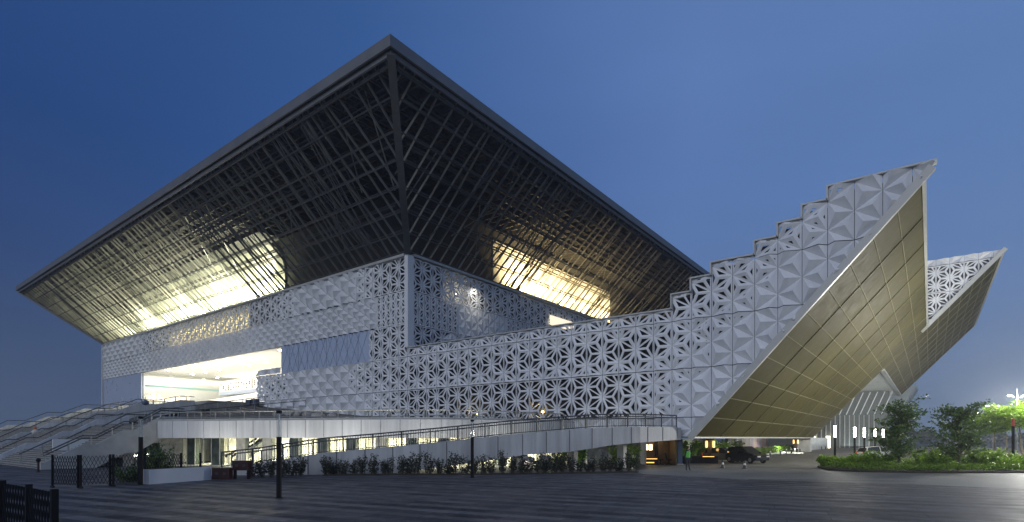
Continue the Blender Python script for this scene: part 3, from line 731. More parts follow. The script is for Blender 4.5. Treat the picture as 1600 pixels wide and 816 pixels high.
# ------------------------------------------------------------------ terrace mound with white fascia
front_pts = [(-38, -25), (-20, -25.0), (-2, -25.0), (-1.9, -27.3), (4, -24.9), (10.1, -22.3), (15.5, -19.8), (20.5, -17.3), (22.8, -15.6), (24.6, -12.6), (25.8, -8.5), (26.2, -4), (26.3, -1.2)]
zb = lerp_fn([(-38, 8.2), (-33, 7.5), (-10, 5.7), (-2, 5.0), (8, 4.25), (27, 4.15)])
def resample(p, n):
    L = [0]
    for a, b in zip(p, p[1:]): L.append(L[-1] + math.dist(a, b))
    out = []
    for i in range(n):
        s = L[-1] * i / (n - 1)
        for k in range(len(p) - 1):
            if s <= L[k + 1] + 1e-9:
                t = (s - L[k]) / (L[k + 1] - L[k]); out.append(tuple(p[k][q] + t * (p[k + 1][q] - p[k][q]) for q in range(len(p[k])))); break
    return out
terr = thing('terrace', (8, -20, 0), 'raised dark stepped terrace with a curved white fascia over a glazed lower hall', 'terrace')
fp = resample(front_pts, 61)
B = MB(); NT = 16
rows = []
for j in range(NT + 1):
    t = j / NT; row = []
    for i, (u, v) in enumerate(fp):
        ub = -38 + (26.2 + 38) * i / 60.0; vb = -.7 if u < 25.9 else v + 1e-3
        uu = u + (ub - u) * t; vv = v + (vb - v) * t; z0 = 3.95; row.append((uu, vv, z0 + (zb(ub) - z0) * max(0, (t - .12) / .88)))
    rows.append(row)
for j in range(NT):
    for i in range(60):
        a, b = rows[j][i], rows[j][i + 1]; c, d = rows[j + 1][i + 1], rows[j + 1][i]
        B.poly([a, b, (c[0], c[1], b[2]), (d[0], d[1], a[2])]); B.poly([(d[0], d[1], a[2]), (c[0], c[1], b[2]), c, d])
B.build('tiers', DARKST, terr, fix=False)['label'] = 'dark shallow stone tiers rising to the hall'
fpf = [p for p in fp if p[0] >= -1.95 and p[1] > -27.31]
i0 = next(i for i, p in enumerate(fp) if p[1] < -26.5)
fpf = [(-1.9, -27.3)] + fp[i0 + 1:]
def wall_strip(pts, z0, z1, th=.25):
    B = MB()
    for a, b in zip(pts, pts[1:]):
        d = Vector((b[0] - a[0], b[1] - a[1], 0)); 
        if d.length < .01: continue
        n = Vector((-d.y, d.x, 0)).normalized() * th
        B.prism([(a[0], a[1], z0), (b[0], b[1], z0), (b[0], b[1], z1), (a[0], a[1], z1)], n)
    return B
def offset(pts, d):
    out = []
    for i, p in enumerate(pts):
        a = Vector(pts[max(0, i - 1)]); b = Vector(pts[min(len(pts) - 1, i + 1)]); t = (b - a); t.normalize(); n = Vector((-t.y, t.x))
        out.append((p[0] + n.x * d, p[1] + n.y * d))
    return out
fa = wall_strip(fpf, 2.5, 4.02).build('fascia', PLASTER, terr, fix=False); fa['label'] = 'curved white fascia'
J = MB()
for k, p in enumerate(resample(fpf, 26)): J.box((p[0], p[1], 3.26), (.05, .05, 1.5))
J.build('joint', mat('fascia_joint', (.35, .36, .36), .6), fa)
wall_strip(offset(fpf, .1), 4.02, 4.2, .5).build('kerb', CONC, terr, fix=False)
inn = offset(fpf, 2.2); deep = [(p[0] - 3.2, p[1] + 6.0) for p in fpf]
B = MB()
for a, b, c, d in zip(fpf, fpf[1:], deep[1:], deep): B.poly([(a[0], a[1], 2.52), (b[0], b[1], 2.52), (c[0], c[1], 2.52), (d[0], d[1], 2.52)])
B.build('hall_ceiling', INT, terr, fix=False)
B = MB()
for a, b, c, d in zip(fpf, fpf[1:], deep[1:], deep): B.poly([(a[0], a[1], .006), (b[0], b[1], .006), (c[0], c[1], .006), (d[0], d[1], .006)])
B.build('hall_floor', mat('hall_floor', (.4, .39, .36), .3), terr, fix=False)
wall_strip(deep, 0, 2.5, .2).build('hall_back_wall', mat('hall_back_wall', (.74, .70, .58), .5, var=.35, vscale=.9), terr, fix=False)
ip = resample(inn, 44)
pr = random.Random(3)
for k in range(0, 42):
    a, b = ip[k], ip[k + 1]; r_ = pr.random()
    if k % 3 == 1: 
        wall_strip([a, b], 0, 2.5, .5).build('marble_pier', MARBLE if r_ < .75 else mat('pale_marble', (.5, .5, .47), .3, var=.3, vscale=1.5), terr, fix=False)
    else:
        wall_strip([a, b], .02, 2.48, .04).build('window_pane', GLASS, terr, fix=False)
    MB().box((a[0], a[1], 1.25), (.07, .07, 2.46)).build('mullion', TRIM, terr)
for k in (4, 10, 16, 22, 28, 34, 39):
    p = ip[k]; light('lower_hall_light', 'AREA', (p[0] - .8, p[1] + 1.8, 2.42), 820, (1, .9, .68), aim=(-.1, .2, -1), size=(2.4, 1.0))
# light spilling up on the fascia from the ground between ramp and glass
for k in (9, 15, 21, 27, 33):
    p = offset(fpf, -2.6)[min(len(fpf) - 1, int(k / 44 * len(fpf)))]
    light('fascia_uplight', 'AREA', (p[0], p[1], .3), 110, (1, .96, .84), aim=(-.45, .75, 1.1), size=(3, .3))
sidep = [(-3.6, -31.4), (-3.6, -29.9), (-3.6, -28.4), (-3.6, -26.9), (-3.6, -25.2)]
for a, b in zip(sidep, sidep[1:]):
    zt = max(.5, flz(a[1]) - 1.0); wall_strip([a, b], .02, min(2.45, zt), .04).build('window_pane', GLASS, terr, fix=False)
    MB().box((a[0], a[1], zt / 2), (.07, .07, zt)).build('mullion', TRIM, terr)
MB().aab((-9, -33, .01), (-8.8, -20, 2.4)).build('hall_back_wall', INT, terr)
for z in (.75, 1.4, 2.0): MB().aab((-3.68, -30.5 if z < 1 else (-28.6 if z < 1.6 else -27.2), z), (-3.5, -25.2, z + .05)).build('transom', BLACK, terr)
for v in (-30.6, -29.2, -27.7, -26.3): MB().aab((-3.68, v, 0), (-3.5, v + .06, max(.4, flz(v) - 1.0))).build('mullion', BLACK, terr)
light('lower_hall_light', 'AREA', (-6, -26.5, 2.3), 420, (1, .92, .75), aim=(.1, 0, -1), size=(2, 4))
# slanted flight seen through the glass, near the stair end
esc = thing('escalator', (2.5, -22, 0), 'slanting escalator behind the glass under the stair landing', 'escalator')
MB().prism([(1.2, -22.6, 0), (2.4, -22.6, 0), (5.6, -21.4, 2.48), (4.6, -21.4, 2.48)], (-.3, .9, 0)).build('truss', TRIM, esc)
MB().bar((1.0, -22.75, .75), (4.3, -21.5, 2.45), .1, .16).build('handrail', BLACK, esc)
MB().bar((2.2, -22.75, .75), (5.5, -21.5, 2.45), .1, .16).build('handrail', BLACK, esc)

def railing(name, pts3, label, group, ht=1.05, gap=1.6, bal=.16, wide_top=.1, mp=RAIL, mt=RAIL, n_top=1):
    o = thing(name, pts3[0], label, 'railing', group)
    MB().tube([(a, b, c + ht) for a, b, c in pts3], wide_top / 2, 6).build('handrail', mt, o)
    if n_top > 1: MB().tube([(a, b, c + ht - .2) for a, b, c in pts3], wide_top / 2.6, 6).build('handrail', mt, o)
    MB().tube([(a, b, c + .12) for a, b, c in pts3], .03, 4).build('lower_rail', mp, o)
    L = sum((Vector(b) - Vector(a)).length for a, b in zip(pts3, pts3[1:]))
    for p in resample(pts3, max(2, int(L / gap) + 1)): MB().aab((p[0] - .04, p[1] - .04, p[2]), (p[0] + .04, p[1] + .04, p[2] + ht)).build('post', mp, o)
    if bal:
        B = MB()
        for p in resample(pts3, int(L / bal)): B.aab((p[0] - .011, p[1] - .011, p[2] + .12), (p[0] + .011, p[1] + .011, p[2] + ht - .04))
        B.build('baluster_panel', mp, o)
    return o
railing('terrace_railing', [(p[0], p[1], 4.2) for p in offset(fpf, .3)[:-1]], 'low pale railing along the curved edge of the dark terrace', None, ht=.62, gap=1.5, bal=0, mp=RAILP, mt=RAILP, wide_top=.08)
railing('terrace_railing', [(u, -1.6 + .05 * u * 0, zb(u) + .0) for u in (-6, 0, 6, 12, 18, 24)], 'thin railing close to the pierced screen at the back of the terrace', None, ht=.9, gap=2.2, bal=0, mp=RAILP, mt=RAILP, wide_top=.07)
railing('terrace_railing', [(-14 + .2 * k, -24.5 + 3 * k, 4.1 + .42 * k) for k in range(7)], 'handrail climbing the dark tiers toward the lobby', None, ht=.9, gap=1.6, bal=0, mt=RAIL, mp=RAILP)
railing('terrace_railing', [(-27 + .2 * k, -24.5 + 3.2 * k, 4.2 + .60 * k) for k in range(7)], 'second handrail further along the dark tiers below the lobby', None, ht=.9, gap=1.6, bal=0, mt=RAIL, mp=RAILP)

# ------------------------------------------------------------------ ramp
rampc = [(15.0, -31.1, .12), (18.2, -28.3, .62), (21.2, -25.4, 1.28), (23.8, -22.6, 1.62), (26.32, -19.88, 1.98), (29.82, -15.51, 2.58), (33.82, -10.17, 3.13), (35.6, -6.6, 3.25), (37.1, -1.7, 3.26)]
rs = resample(rampc, 41)
ramp = thing('ramp', (26, -20, 0), 'long white panelled access ramp rising to the right in front of the terrace', 'ramp')
inner = [(p[0] - 2.7, p[1] + 1.9, p[2]) for p in rs]
B = MB()
for a, b, c, d in zip(rs, rs[1:], inner[1:], inner): B.poly([a, b, c, d])
for a, b, c, d in zip(rs, rs[1:], inner[1:], inner): B.poly([(q[0], q[1], max(.01, q[2] - .35)) for q in (a, d, c, b)])
B.build('deck', CONC, ramp, fix=False)
low_f = lerp_fn([(0, 0), (.34, 0), (.52, .78), (.60, 1.22), (.70, 1.45), (.80, 1.95), (.86, 2.1), (1, 2.35)])
B = MB()
for i in range(40):
    a, b = rs[i], rs[i + 1]; za = min(a[2] - .1, low_f(i / 40)); zb_ = min(b[2] - .1, low_f((i + 1) / 40))
    za = max(0, za); zb_ = max(0, zb_)
    B.prism([(a[0], a[1], za), (b[0], b[1], zb_), (b[0], b[1], b[2] + .18), (a[0], a[1], a[2] + .18)], (-.12, .1, 0))
e = rs[-1]; B.prism([(e[0], e[1], 2.35), (e[0] - .2, e[1] + 1.5, 2.35), (e[0] - .2, e[1] + 1.5, 3.44), (e[0], e[1], 3.44)], (-.12, 0, 0))
pa_ = B.build('side_panel', weathered('ramp_panel', (.54, .555, .57), .45, .30, .09), ramp, fix=False)
B = MB()
for i in range(6, 41, 2):
    a = rs[i]; za = max(0, min(a[2] - .1, low_f(i / 40))); B.aab((a[0] + .005, a[1] - .035, za + .02), (a[0] + .03, a[1] + .0, a[2] + .17))
B.build('joint', mat('dark_joint', (.06, .06, .065), .7), pa_)
for i in (24, 29, 34):
    p = inner[i]; q = rs[i]; c = ((p[0] + q[0]) / 2, (p[1] + q[1]) / 2); MB().aab((c[0] - .3, c[1] - .3, 0), (c[0] + .3, c[1] + .3, q[2] - .36)).build('column', CONC, ramp)
railing('ramp_railing', [(p[0] - .08, p[1] + .07, p[2] + .16) for p in rs[2:]], 'dark railing with close balusters along the outer edge of the white ramp', None, ht=1.05, gap=1.9, bal=.17, n_top=2, wide_top=.11)
railing('ramp_railing', [(p[0], p[1], p[2]) for p in inner[2:]], 'pale railing along the inner edge of the white ramp', None, ht=1.0, gap=2.0, bal=.3, mp=RAILP, mt=RAIL)

# gatehouse under the ramp end
GH0 = gp(1010, 727); 
gh = thing('gatehouse', GH0, 'open timber lined guard room with two lit windows under the ramp end', 'gatehouse')
rx = Vector((cos(TH), sin(TH), 0)); rz_ = Vector((-sin(TH), cos(TH), 0))
def rel(a, b, z): return GH0 + rx * a + rz_ * b + Vector((0, 0, z))
def wbox(B, a0, a1, b0, b1, z0, z1):
    return B.prism([rel(a0, b0, z0), rel(a1, b0, z0), rel(a1, b0, z1), rel(a0, b0, z1)], rz_ * (b1 - b0))
wbox(MB(), 0, 2.75, 2.6, 2.75, 0, 2.3).build('back_wall', WOOD, gh)
wbox(MB(), -.08, .0, 0, 2.75, 0, 2.3).build('side_wall', CONC, gh); wbox(MB(), 2.75, 2.83, .2, 2.75, 0, 2.3).build('side_wall', WOOD, gh)
wbox(MB(), -.1, 2.85, .15, 2.8, 2.3, 2.4).build('ceiling', WOOD, gh)
wbox(MB(), 1.3, 1.6, 2.4, 2.598, 0, 2.3).build('pilaster', DARKV, gh)
for a in (.27, .72):
    f = wbox(MB(), a - .06, a + .38, 2.5, 2.59, 1.28, 1.94).build('window_frame', mat('amber_wood', (.25, .13, .04), .5), gh)
    wbox(MB(), a, a + .32, 2.46, 2.498, 1.34, 1.88).build('lit_pane', glow('window_glow', (1, .82, .5), 5), f)
cn = wbox(MB(), .05, 1.25, .9, 1.5, 0, .72).build('counter', mat('dark_counter', (.03, .025, .02), .4), gh)
wbox(MB(), .1, 1.2, .88, .898, .52, .58).build('light_strip', glow('amber_strip', (1, .5, .08), 2.2), cn)
wbox(MB(), .02, .9, .86, .879, .16, .24).build('light_strip', glow('amber_strip', (1, .5, .08), 2.2), cn)
light('gatehouse_lamp', 'POINT', rel(1.4, 1.6, 2.1), 16, (1, .74, .36), size=.15)
bl = thing('blue_pillar', rel(3.0, .6, 0), 'slim blue grey pillar beside the open guard room', 'pillar')
wbox(MB(), 2.98, 3.4, .3, .7, 0, 2.42).build('shaft', mat('blue_paint', (.10, .15, .24), .4), bl)
wbox(MB(), 2.9, 3.48, .22, .78, 0, .12).build('plinth', CONC, bl)
def office_chair(a, b, label):
    o = thing('office_chair', rel(a, b, 0), label, 'chair', 'chairs in the guard room')
    wbox(MB(), a - .22, a + .22, b - .22, b + .22, .42, .5).build('seat', BLACK, o)
    p = [rel(a - .25, b - .2, .55), rel(a - .19, b - .2, .52), rel(a - .34, b - .2, 1.12), rel(a - .40, b - .2, 1.10)]
    MB().prism(p, rz_ * .4).build('backrest', BLACK, o)
    MB().tube([rel(a, b, .08), rel(a, b, .42)], .04).build('stem', BLACK, o)
    for k in range(5): MB().bar(rel(a, b, .09), rel(a + .3 * cos(k * 1.257), b + .3 * sin(k * 1.257), .04), .04, .04).build('leg', BLACK, o)
office_chair(1.5, .9, 'black office chair beside the dark counter with amber strips'); office_chair(2.3, .9, 'black office chair nearer the blue pillar')

# ------------------------------------------------------------------ lamp posts
TUBE = glow('lamp_tube_glow', (1, .96, .86), 28)
def lamp_post(p, label, lit, h=3.65, group=None):
    o = thing('lamp_post', p, label, 'lamp post', group)
    r = .105; zt = h * .70
    MB().lathe((p.x, p.y, 0), [(r + .05, 0), (r + .05, .02), (r, .03), (r, zt)], 18).build('post', BLACK, o)
    MB().lathe((p.x, p.y, zt), [(r * .95, 0), (r * .95, h - zt - .12)], 18).build('lamp_tube', TUBE if lit else CLEAR, o)
    if not lit: MB().lathe((p.x, p.y, zt), [(.022, 0), (.022, h - zt - .12)], 8).build('inner_rod', RAILP, o)
    MB().lathe((p.x, p.y, h - .12), [(r + .01, 0), (r + .01, .12)], 18).build('cap', BLACK, o)
    if lit: light('lamp_post_light', 'POINT', (p.x + .0, p.y - .3, zt + .55), 170, (1, .95, .82), size=.3)
lamp_post(gp(220, 758), 'unlit black post lamp with clear top beside the folding gate and white planter', False)
lamp_post(gp(436, 778), 'tallest looking unlit black post lamp standing alone on the dark paving', False)
lamp_post(gp(738, 747), 'unlit black post lamp in front of the white ramp and hedge', False)
lit_labels = ['first glowing post lamp at the tip of the planting bed', 'second glowing post lamp just beyond the first one', 'third glowing post lamp, the middle one of the row', 'fourth glowing post lamp beside the white car', 'last and farthest glowing post lamp behind the dark leafy tree']
for (x, y), lb in zip(((1304.8, 663.5), (1335.6, 666), (1350.6, 667.3), (1367, 668.6), (1380, 669.7)), lit_labels):
    d = 1.25 * F_PX / (HOR - y); p = px(x, y, d); p.z = 0; lamp_post(p, lb, True, 3.75, 'glowing post lamps along the driveway')

# ------------------------------------------------------------------ folding gates
def folding_gate(pts_, h, label, step=.26, wheels=True, n_rows=3):
    o = thing('folding_gate', pts_[0], label, 'gate')
    for i, p in enumerate(pts_):
        MB().aab((p.x - .045, p.y - .045, .02), (p.x + .045, p.y + .045, h)).build('post', BLACK, o)
    for a, b in zip(pts_, pts_[1:]):
        d = b - a; L = d.length; n = max(2, int(L / step)); B = MB(); t = d.normalized(); nn = Vector((-t.y, t.x, 0))
        zt, zb0 = h - .06, .16; rh = (zt - zb0) / n_rows
        for k in range(-n_rows, n + 1):
            for sgn, off in ((1, .012), (-1, -.012)):
                # each bar climbs all the rows, moving one step per row
                s0 = k * step if sgn > 0 else (k + n_rows) * step
                q0 = max(0, min(L, s0)); s1 = s0 + sgn * n_rows * step; q1 = max(0, min(L, s1))
                if abs(q1 - q0) < .02: continue
                z0 = zb0 + (q0 - s0) / (s1 - s0) * (zt - zb0); z1 = zb0 + (q1 - s0) / (s1 - s0) * (zt - zb0)
                B.bar(a + t * q0 + nn * off + Vector((0, 0, z0)), a + t * q1 + nn * off + Vector((0, 0, z1)), .012, .022, up=tuple(nn))
        B.build('scissor_lattice', BLACK, o, fix=False)
    if wheels:
        for p in pts_[::2]:
            for s_ in (-.12, .12): MB().lathe((p.x + s_, p.y, .0), [(.06, 0), (.08, .03), (.06, .09)], 10).build('wheel', BLACK, o)
    return o
folding_gate([gp(82, 762), gp(122, 763), gp(126, 763), gp(172, 760), gp(177, 760), gp(217, 757)], 1.66, 'open black lattice folding gate standing before the stairs', .16, True, 4)
folding_gate([gp(226, 756), gp(283, 751), gp(313, 750)], 1.62, 'black lattice folding gate behind the white planter', .16, False, 4)
g3 = [px(-60, 0, 12.0), px(4, 0, 10.5), px(45, 0, 9.6), px(85, 0, 8.7)]
for p in g3: p.z = 0
folding_gate(g3, 1.68, 'near black folding gate half cut off at the bottom left corner', .17, True, 4)

# ------------------------------------------------------------------ planter, cabinets, hydrant, searchlight
a, b = gp(233, 757), gp(330, 750); d = (b - a).normalized(); n = Vector((-d.y, d.x, 0))
plb = thing('planter_box', a, 'long plain white planter box beside the red cabinets', 'planter')
MB().prism([a, b, b + n * .9, a + n * .9], (0, 0, .80)).build('box', mat('planter_white', (.46, .50, .56), .5, var=.05, vscale=1), plb)
MB().prism([a + n * .06 + d * .06, b + n * .06 - d * .06, b + n * .84 - d * .06, a + n * .84 + d * .06], (0, 0, .804)).build('soil', SOIL, plb)
def cabinet(x0, x1, yb, dep, z0, z1, label, legs):
    A = px(x0, yb, dep); Bq = px(x1, yb, dep); A.z = Bq.z = 0; dd = (Bq - A).normalized(); nn = Vector((-dd.y, dd.x, 0)); W_ = (Bq - A).length
    o = thing('hydrant_cabinet', A, label, 'cabinet')
    up = Vector((0, 0, 1))
    MB().prism([A + up * z0, Bq + up * z0, Bq + up * z1, A + up * z1], nn * .4).build('cabinet_box', RED, o)
    for k in (.08, .54):
        q = A + dd * (W_ * k) + up * (z0 + .06) - nn * .012; 
        f = MB().prism([q, q + dd * W_ * .38, q + dd * W_ * .38 + up * (z1 - z0 - .12), q + up * (z1 - z0 - .12)], nn * .01).build('door', mat('dark_red', (.022, .002, .003), .35), o)
        c = q + dd * W_ * .19 + up * (z1 - z0 - .12) * .5 - nn * .006
        MB().prism([c - dd * .08 - up * .07, c + dd * .08 - up * .07, c + dd * .08 + up * .07, c - dd * .08 + up * .07], nn * .005).build('window', mat('grey_plate', (.04, .04, .04), .4), f)
    if legs:
        for k in (.06, .9): MB().prism([A + dd * W_ * k, A + dd * (W_ * k + .05), A + dd * (W_ * k + .05) + nn * .3, A + dd * W_ * k + nn * .3], (0, 0, z0)).build('leg', BLACK, o)
cabinet(331, 358, 750, 32.2, .04, .72, 'low dark red cabinet touching the end of the white planter', False)
cabinet(363, 388, 749, 33.0, .52, 1.12, 'raised red cabinet on black legs before the hedge', True)
hy = thing('hydrant_post', gp(60, 738), 'small red hydrant post with black head at the foot of the stairs', 'hydrant'); p = gp(60, 738)
MB().lathe((p.x, p.y, 0), [(.13, 0), (.13, .05), (.07, .07), (.07, .75)], 12).build('standpipe', RED, hy)
MB().lathe((p.x, p.y, .75), [(.09, 0), (.14, .06), (.14, .2), (.06, .28)], 12).bar((p.x - .3, p.y, .88), (p.x, p.y, .88), .1, .1).build('head', BLACK, hy)
sp = thing('searchlight', (-15.8, -23.7, 4.05), 'round searchlight on a thin tripod near the top of the stairs', 'searchlight')
MB().lathe((-15.8, -23.7, 6.45), [(.1, -.3), (.3, -.2), (.36, 0), (.3, .2), (.1, .3)], 14).build('lamp_head', mat('searchlight_grey', (.10, .13, .2), .4), sp)
MB().tube([(-15.8, -23.7, 5.6), (-15.8, -23.7, 7.0)], .03).build('mast', RAILP, sp)
for k in range(3): MB().bar((-15.8, -23.7, 5.7), (-15.8 + .55 * cos(2.1 * k), -23.7 + .55 * sin(2.1 * k), 4.0), .04, .04).build('leg', RAILP, sp)
for x, y, w_, lb in ((389.5, 630, .9, 'dark equipment box beside the lobby jamb, left of the pair'), (398.5, 630, 1.1, 'taller blue grey equipment box beside the lobby jamb')):
    q = px(x, 632, 90); bx_ = thing('equipment_box', q, lb, 'box', 'equipment boxes by the lobby')
    MB().box((q.x, q.y, q.z + .3), (w_, .7, 1.1 if w_ > 1 else .8), rz=.3).build('case', mat('equip_blue', (.05, .07, .11), .4), bx_); MB().box((q.x, q.y, q.z + (.88 if w_ > 1 else .73)), (w_ + .05, .75, .05), rz=.3).build('lid', BLACK, bx_)

# ------------------------------------------------------------------ rocks
def rock_mesh(seed, m):
    r = random.Random(seed); bm = bmesh.new(); bmesh.ops.create_icosphere(bm, subdivisions=3, radius=1)
    ds = [(Vector((r.uniform(-1, 1), r.uniform(-1, 1), r.uniform(-1, 1))).normalized(), r.uniform(.55, .85)) for _ in range(14)]
    for v in bm.verts:
        for dd, lim in ds:
            k = v.co.dot(dd)
            if k > lim: v.co -= dd * (k - lim)
    me = bpy.data.meshes.new('boulder'); bm.to_mesh(me); bm.free(); me.materials.append(m); return me
ROCKM = mat('pale_rock', (.36, .35, .33), .85, var=.35, vscale=2, bump=.4, bscale=5)
RM = [rock_mesh(k, ROCKM) for k in range(3)]
def boulder(p, s, k, label, group, name='boulder', cat='rock'):
    o = bpy.data.objects.new(name, RM[k % 3]); COL.objects.link(o); o.location = p; o.scale = s; o.rotation_euler = (0, 0, k * 1.3)
    tag(o, label, cat, group)
for k, (x, y, w_) in enumerate(((438, 646, 1.3), (452, 647, 1.1), (468, 648, 1.5), (484, 649, 1.2), (500, 650, 1.5), (520, 652, 1.1), (545, 656, 1.2))):
    q = px(x, y, 76 - k * .8); boulder((q.x, q.y, q.z - .1), (w_, w_ * .8, .75), k, 'pale lump in the rubble heap on the dark tiers below the screen', 'rubble on the terrace')
for k, (x, dep, w_, lb) in enumerate(((818, 45.5, 1.3, 'wide pale boulder under the ramp behind the hedge'), (850, 46, 1.0, 'middle pale boulder under the ramp'), (940, 47.5, 1.5, 'peaked pale boulder lit beside the green plant under the ramp'))):
    q = px(x, 0, dep); boulder((q.x, q.y, .35), (w_, w_ * .8, .9 + .3 * (k == 2)), k, lb, None)

# ------------------------------------------------------------------ leaves and plants
def leaf_mat(name, c, c2, trans=.25):
    m = bpy.data.materials.new(name); m.use_nodes = True; t = m.node_tree; b = t.nodes['Principled BSDF']; L = t.links.new
    gmt = t.nodes.new('ShaderNodeNewGeometry'); r = t.nodes.new('ShaderNodeValToRGB')
    r.color_ramp.elements[0].color = (*c, 1); r.color_ramp.elements[1].color = (*c2, 1)
    L(gmt.outputs['Random Per Island'], r.inputs[0]); L(r.outputs[0], b.inputs['Base Color']); b.inputs['Roughness'].default_value = .5
    tr = t.nodes.new('ShaderNodeBsdfTranslucent'); L(r.outputs[0], tr.inputs[0]); mx = t.nodes.new('ShaderNodeMixShader'); mx.inputs[0].default_value = trans
    o = t.nodes['Material Output']; L(b.outputs[0], mx.inputs[1]); L(tr.outputs[0], mx.inputs[2]); L(mx.outputs[0], o.inputs[0]); return m
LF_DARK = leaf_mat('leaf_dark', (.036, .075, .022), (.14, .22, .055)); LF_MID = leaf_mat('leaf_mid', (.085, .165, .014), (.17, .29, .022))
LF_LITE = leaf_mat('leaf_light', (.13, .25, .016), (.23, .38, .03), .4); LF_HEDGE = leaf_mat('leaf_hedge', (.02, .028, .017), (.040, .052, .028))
BARK = mat('bark', (.10, .085, .065), .9, var=.3, vscale=6, bump=.4, bscale=20)
def leaf(B, p, s, r, asp=.5, droop=0.0, dirv=None):
    if dirv is None: dirv = Vector((r.uniform(-1, 1), r.uniform(-1, 1), r.uniform(-.6, .8) - droop))
    d = dirv.normalized(); sd_ = d.cross(Vector((r.uniform(-1, 1), r.uniform(-1, 1), r.uniform(-1, 1))))
    if sd_.length < 1e-3: return
    sd_.normalize(); p = Vector(p)
    B.poly([p, p + d * s * .45 + sd_ * s * asp * .5, p + d * s, p + d * s * .45 - sd_ * s * asp * .5])
def shrub_meshes(seed, h, w, nst, nl, ls, spread=.9):
    r = random.Random(seed); T = MB(); Lf = MB()
    for k in range(nst):
        a = r.uniform(0, 2 * pi); rr = r.uniform(.0, w * .25); top = Vector((cos(a) * w * r.uniform(.15, .5), sin(a) * w * r.uniform(.15, .5), h * r.uniform(.6, 1.0))); base = Vector((cos(a) * rr, sin(a) * rr, 0))
        mid = (base + top) / 2 + Vector((r.uniform(-.08, .08), r.uniform(-.08, .08), .05))
        T.tube([base, mid, top], [.014, .011, .006], 4)
        for j in range(nl):
            t = r.uniform(.12, 1.0); q = base.lerp(mid, t * 2) if t < .5 else mid.lerp(top, t * 2 - 1)
            leaf(Lf, q + Vector((r.gauss(0, .05), r.gauss(0, .05), r.gauss(0, .04))) * spread, ls * r.uniform(.6, 1.25), r)
    return T, Lf
def shrub(name, seed, h, w, nst, nl, ls, lm, label, cat, group, p):
    T, Lf = shrub_meshes(seed, h, w, nst, nl, ls)
    o = thing(name, (0, 0, 0), label, cat, group)
    T.build('stems', BARK, o, fix=False); Lf.build('foliage', lm, o, fix=False); o.location = p; return o
hedge_path = [gp(508, 742.5), gp(600, 742), gp(700, 741.5), gp(850, 740), gp(992, 737.5)]
hp = resample([tuple(q) for q in hedge_path], 36)
hs = resample([tuple(q) for q in hedge_path], 40); B = MB()
for a_, b_ in zip(hs, hs[1:]):
    d_ = Vector((b_[0] - a_[0], b_[1] - a_[1], 0)); n_ = Vector((-d_.y, d_.x, 0)).normalized() * .55
    B.prism([(a_[0] - n_.x, a_[1] - n_.y, 0), (b_[0] - n_.x, b_[1] - n_.y, 0), (b_[0] + n_.x, b_[1] + n_.y, 0), (a_[0] + n_.x, a_[1] + n_.y, 0)], (0, 0, .05))
tag(B.build('hedge_soil_strip', SOIL, fix=False), kind='structure')
prot = [shrub('hedge_shrub', 20 + k, 1.15 + .1 * k, 1.0, 15, 26, .15, LF_HEDGE, 'dark bushy shrub in the row along the foot of the white ramp', 'shrub', 'shrubs along the foot of the ramp', (0, 0, 0)) for k in range(4)]
hr = random.Random(5)
for i, q in enumerate(hp):
    loc = (q[0] + hr.uniform(-.15, .15), q[1] + hr.uniform(-.15, .15), 0); sc = hr.uniform(.88, 1.12)
    if i < 4: o = prot[i]; o.location = loc
    else: o = copy_tree(prot[i % 4], loc, hr.uniform(0, 6.28), sc)
    o.scale = (hr.uniform(.75, 1.25), hr.uniform(.75, 1.2), hr.uniform(.72, 1.22))
for i, (x, y) in enumerate(((394, 746.5), (410, 746), (424, 745.5), (441, 745), (456, 744.5), (468, 744.2))):
    copy_tree(prot[i % 4], tuple(gp(x, y)), i * 1.1, 1.0 if i < 5 else 1.15, 'dark shrub in the short row between the red cabinet and the ramp foot')['group'] = 'shrubs beside the red cabinet'
q = px(246, 0, 30.6); q.z = 0
shrub('leafy_bush', 51, 2.35, 1.9, 22, 40, .2, LF_DARK, 'tall loose dark bush behind the lamp and the white planter', 'bush', None, q)
q = px(203, 0, 30.8); q.z = 0
shrub('leafy_bush', 52, 1.0, 2.6, 22, 40, .2, LF_DARK, 'low spreading dark bush seen through the folding gate', 'bush', None, q)
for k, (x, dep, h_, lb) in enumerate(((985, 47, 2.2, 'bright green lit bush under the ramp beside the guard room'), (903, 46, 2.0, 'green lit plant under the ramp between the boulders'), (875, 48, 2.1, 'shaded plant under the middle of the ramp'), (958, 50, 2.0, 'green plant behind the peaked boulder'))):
    q = px(x, 0, dep); q.z = 0; shrub('leafy_bush', 60 + k, h_, 2.0, 20, 40, .24, LF_LITE if k < 2 else LF_MID, lb, 'bush', None, q)  # lit plants take the lighter leaf colour, shaded ones the deeper
    if k in (0, 1): light('plant_uplight', 'POINT', (q.x + .5, q.y - .7, .25), 9, (.9, 1, .6), size=.3)

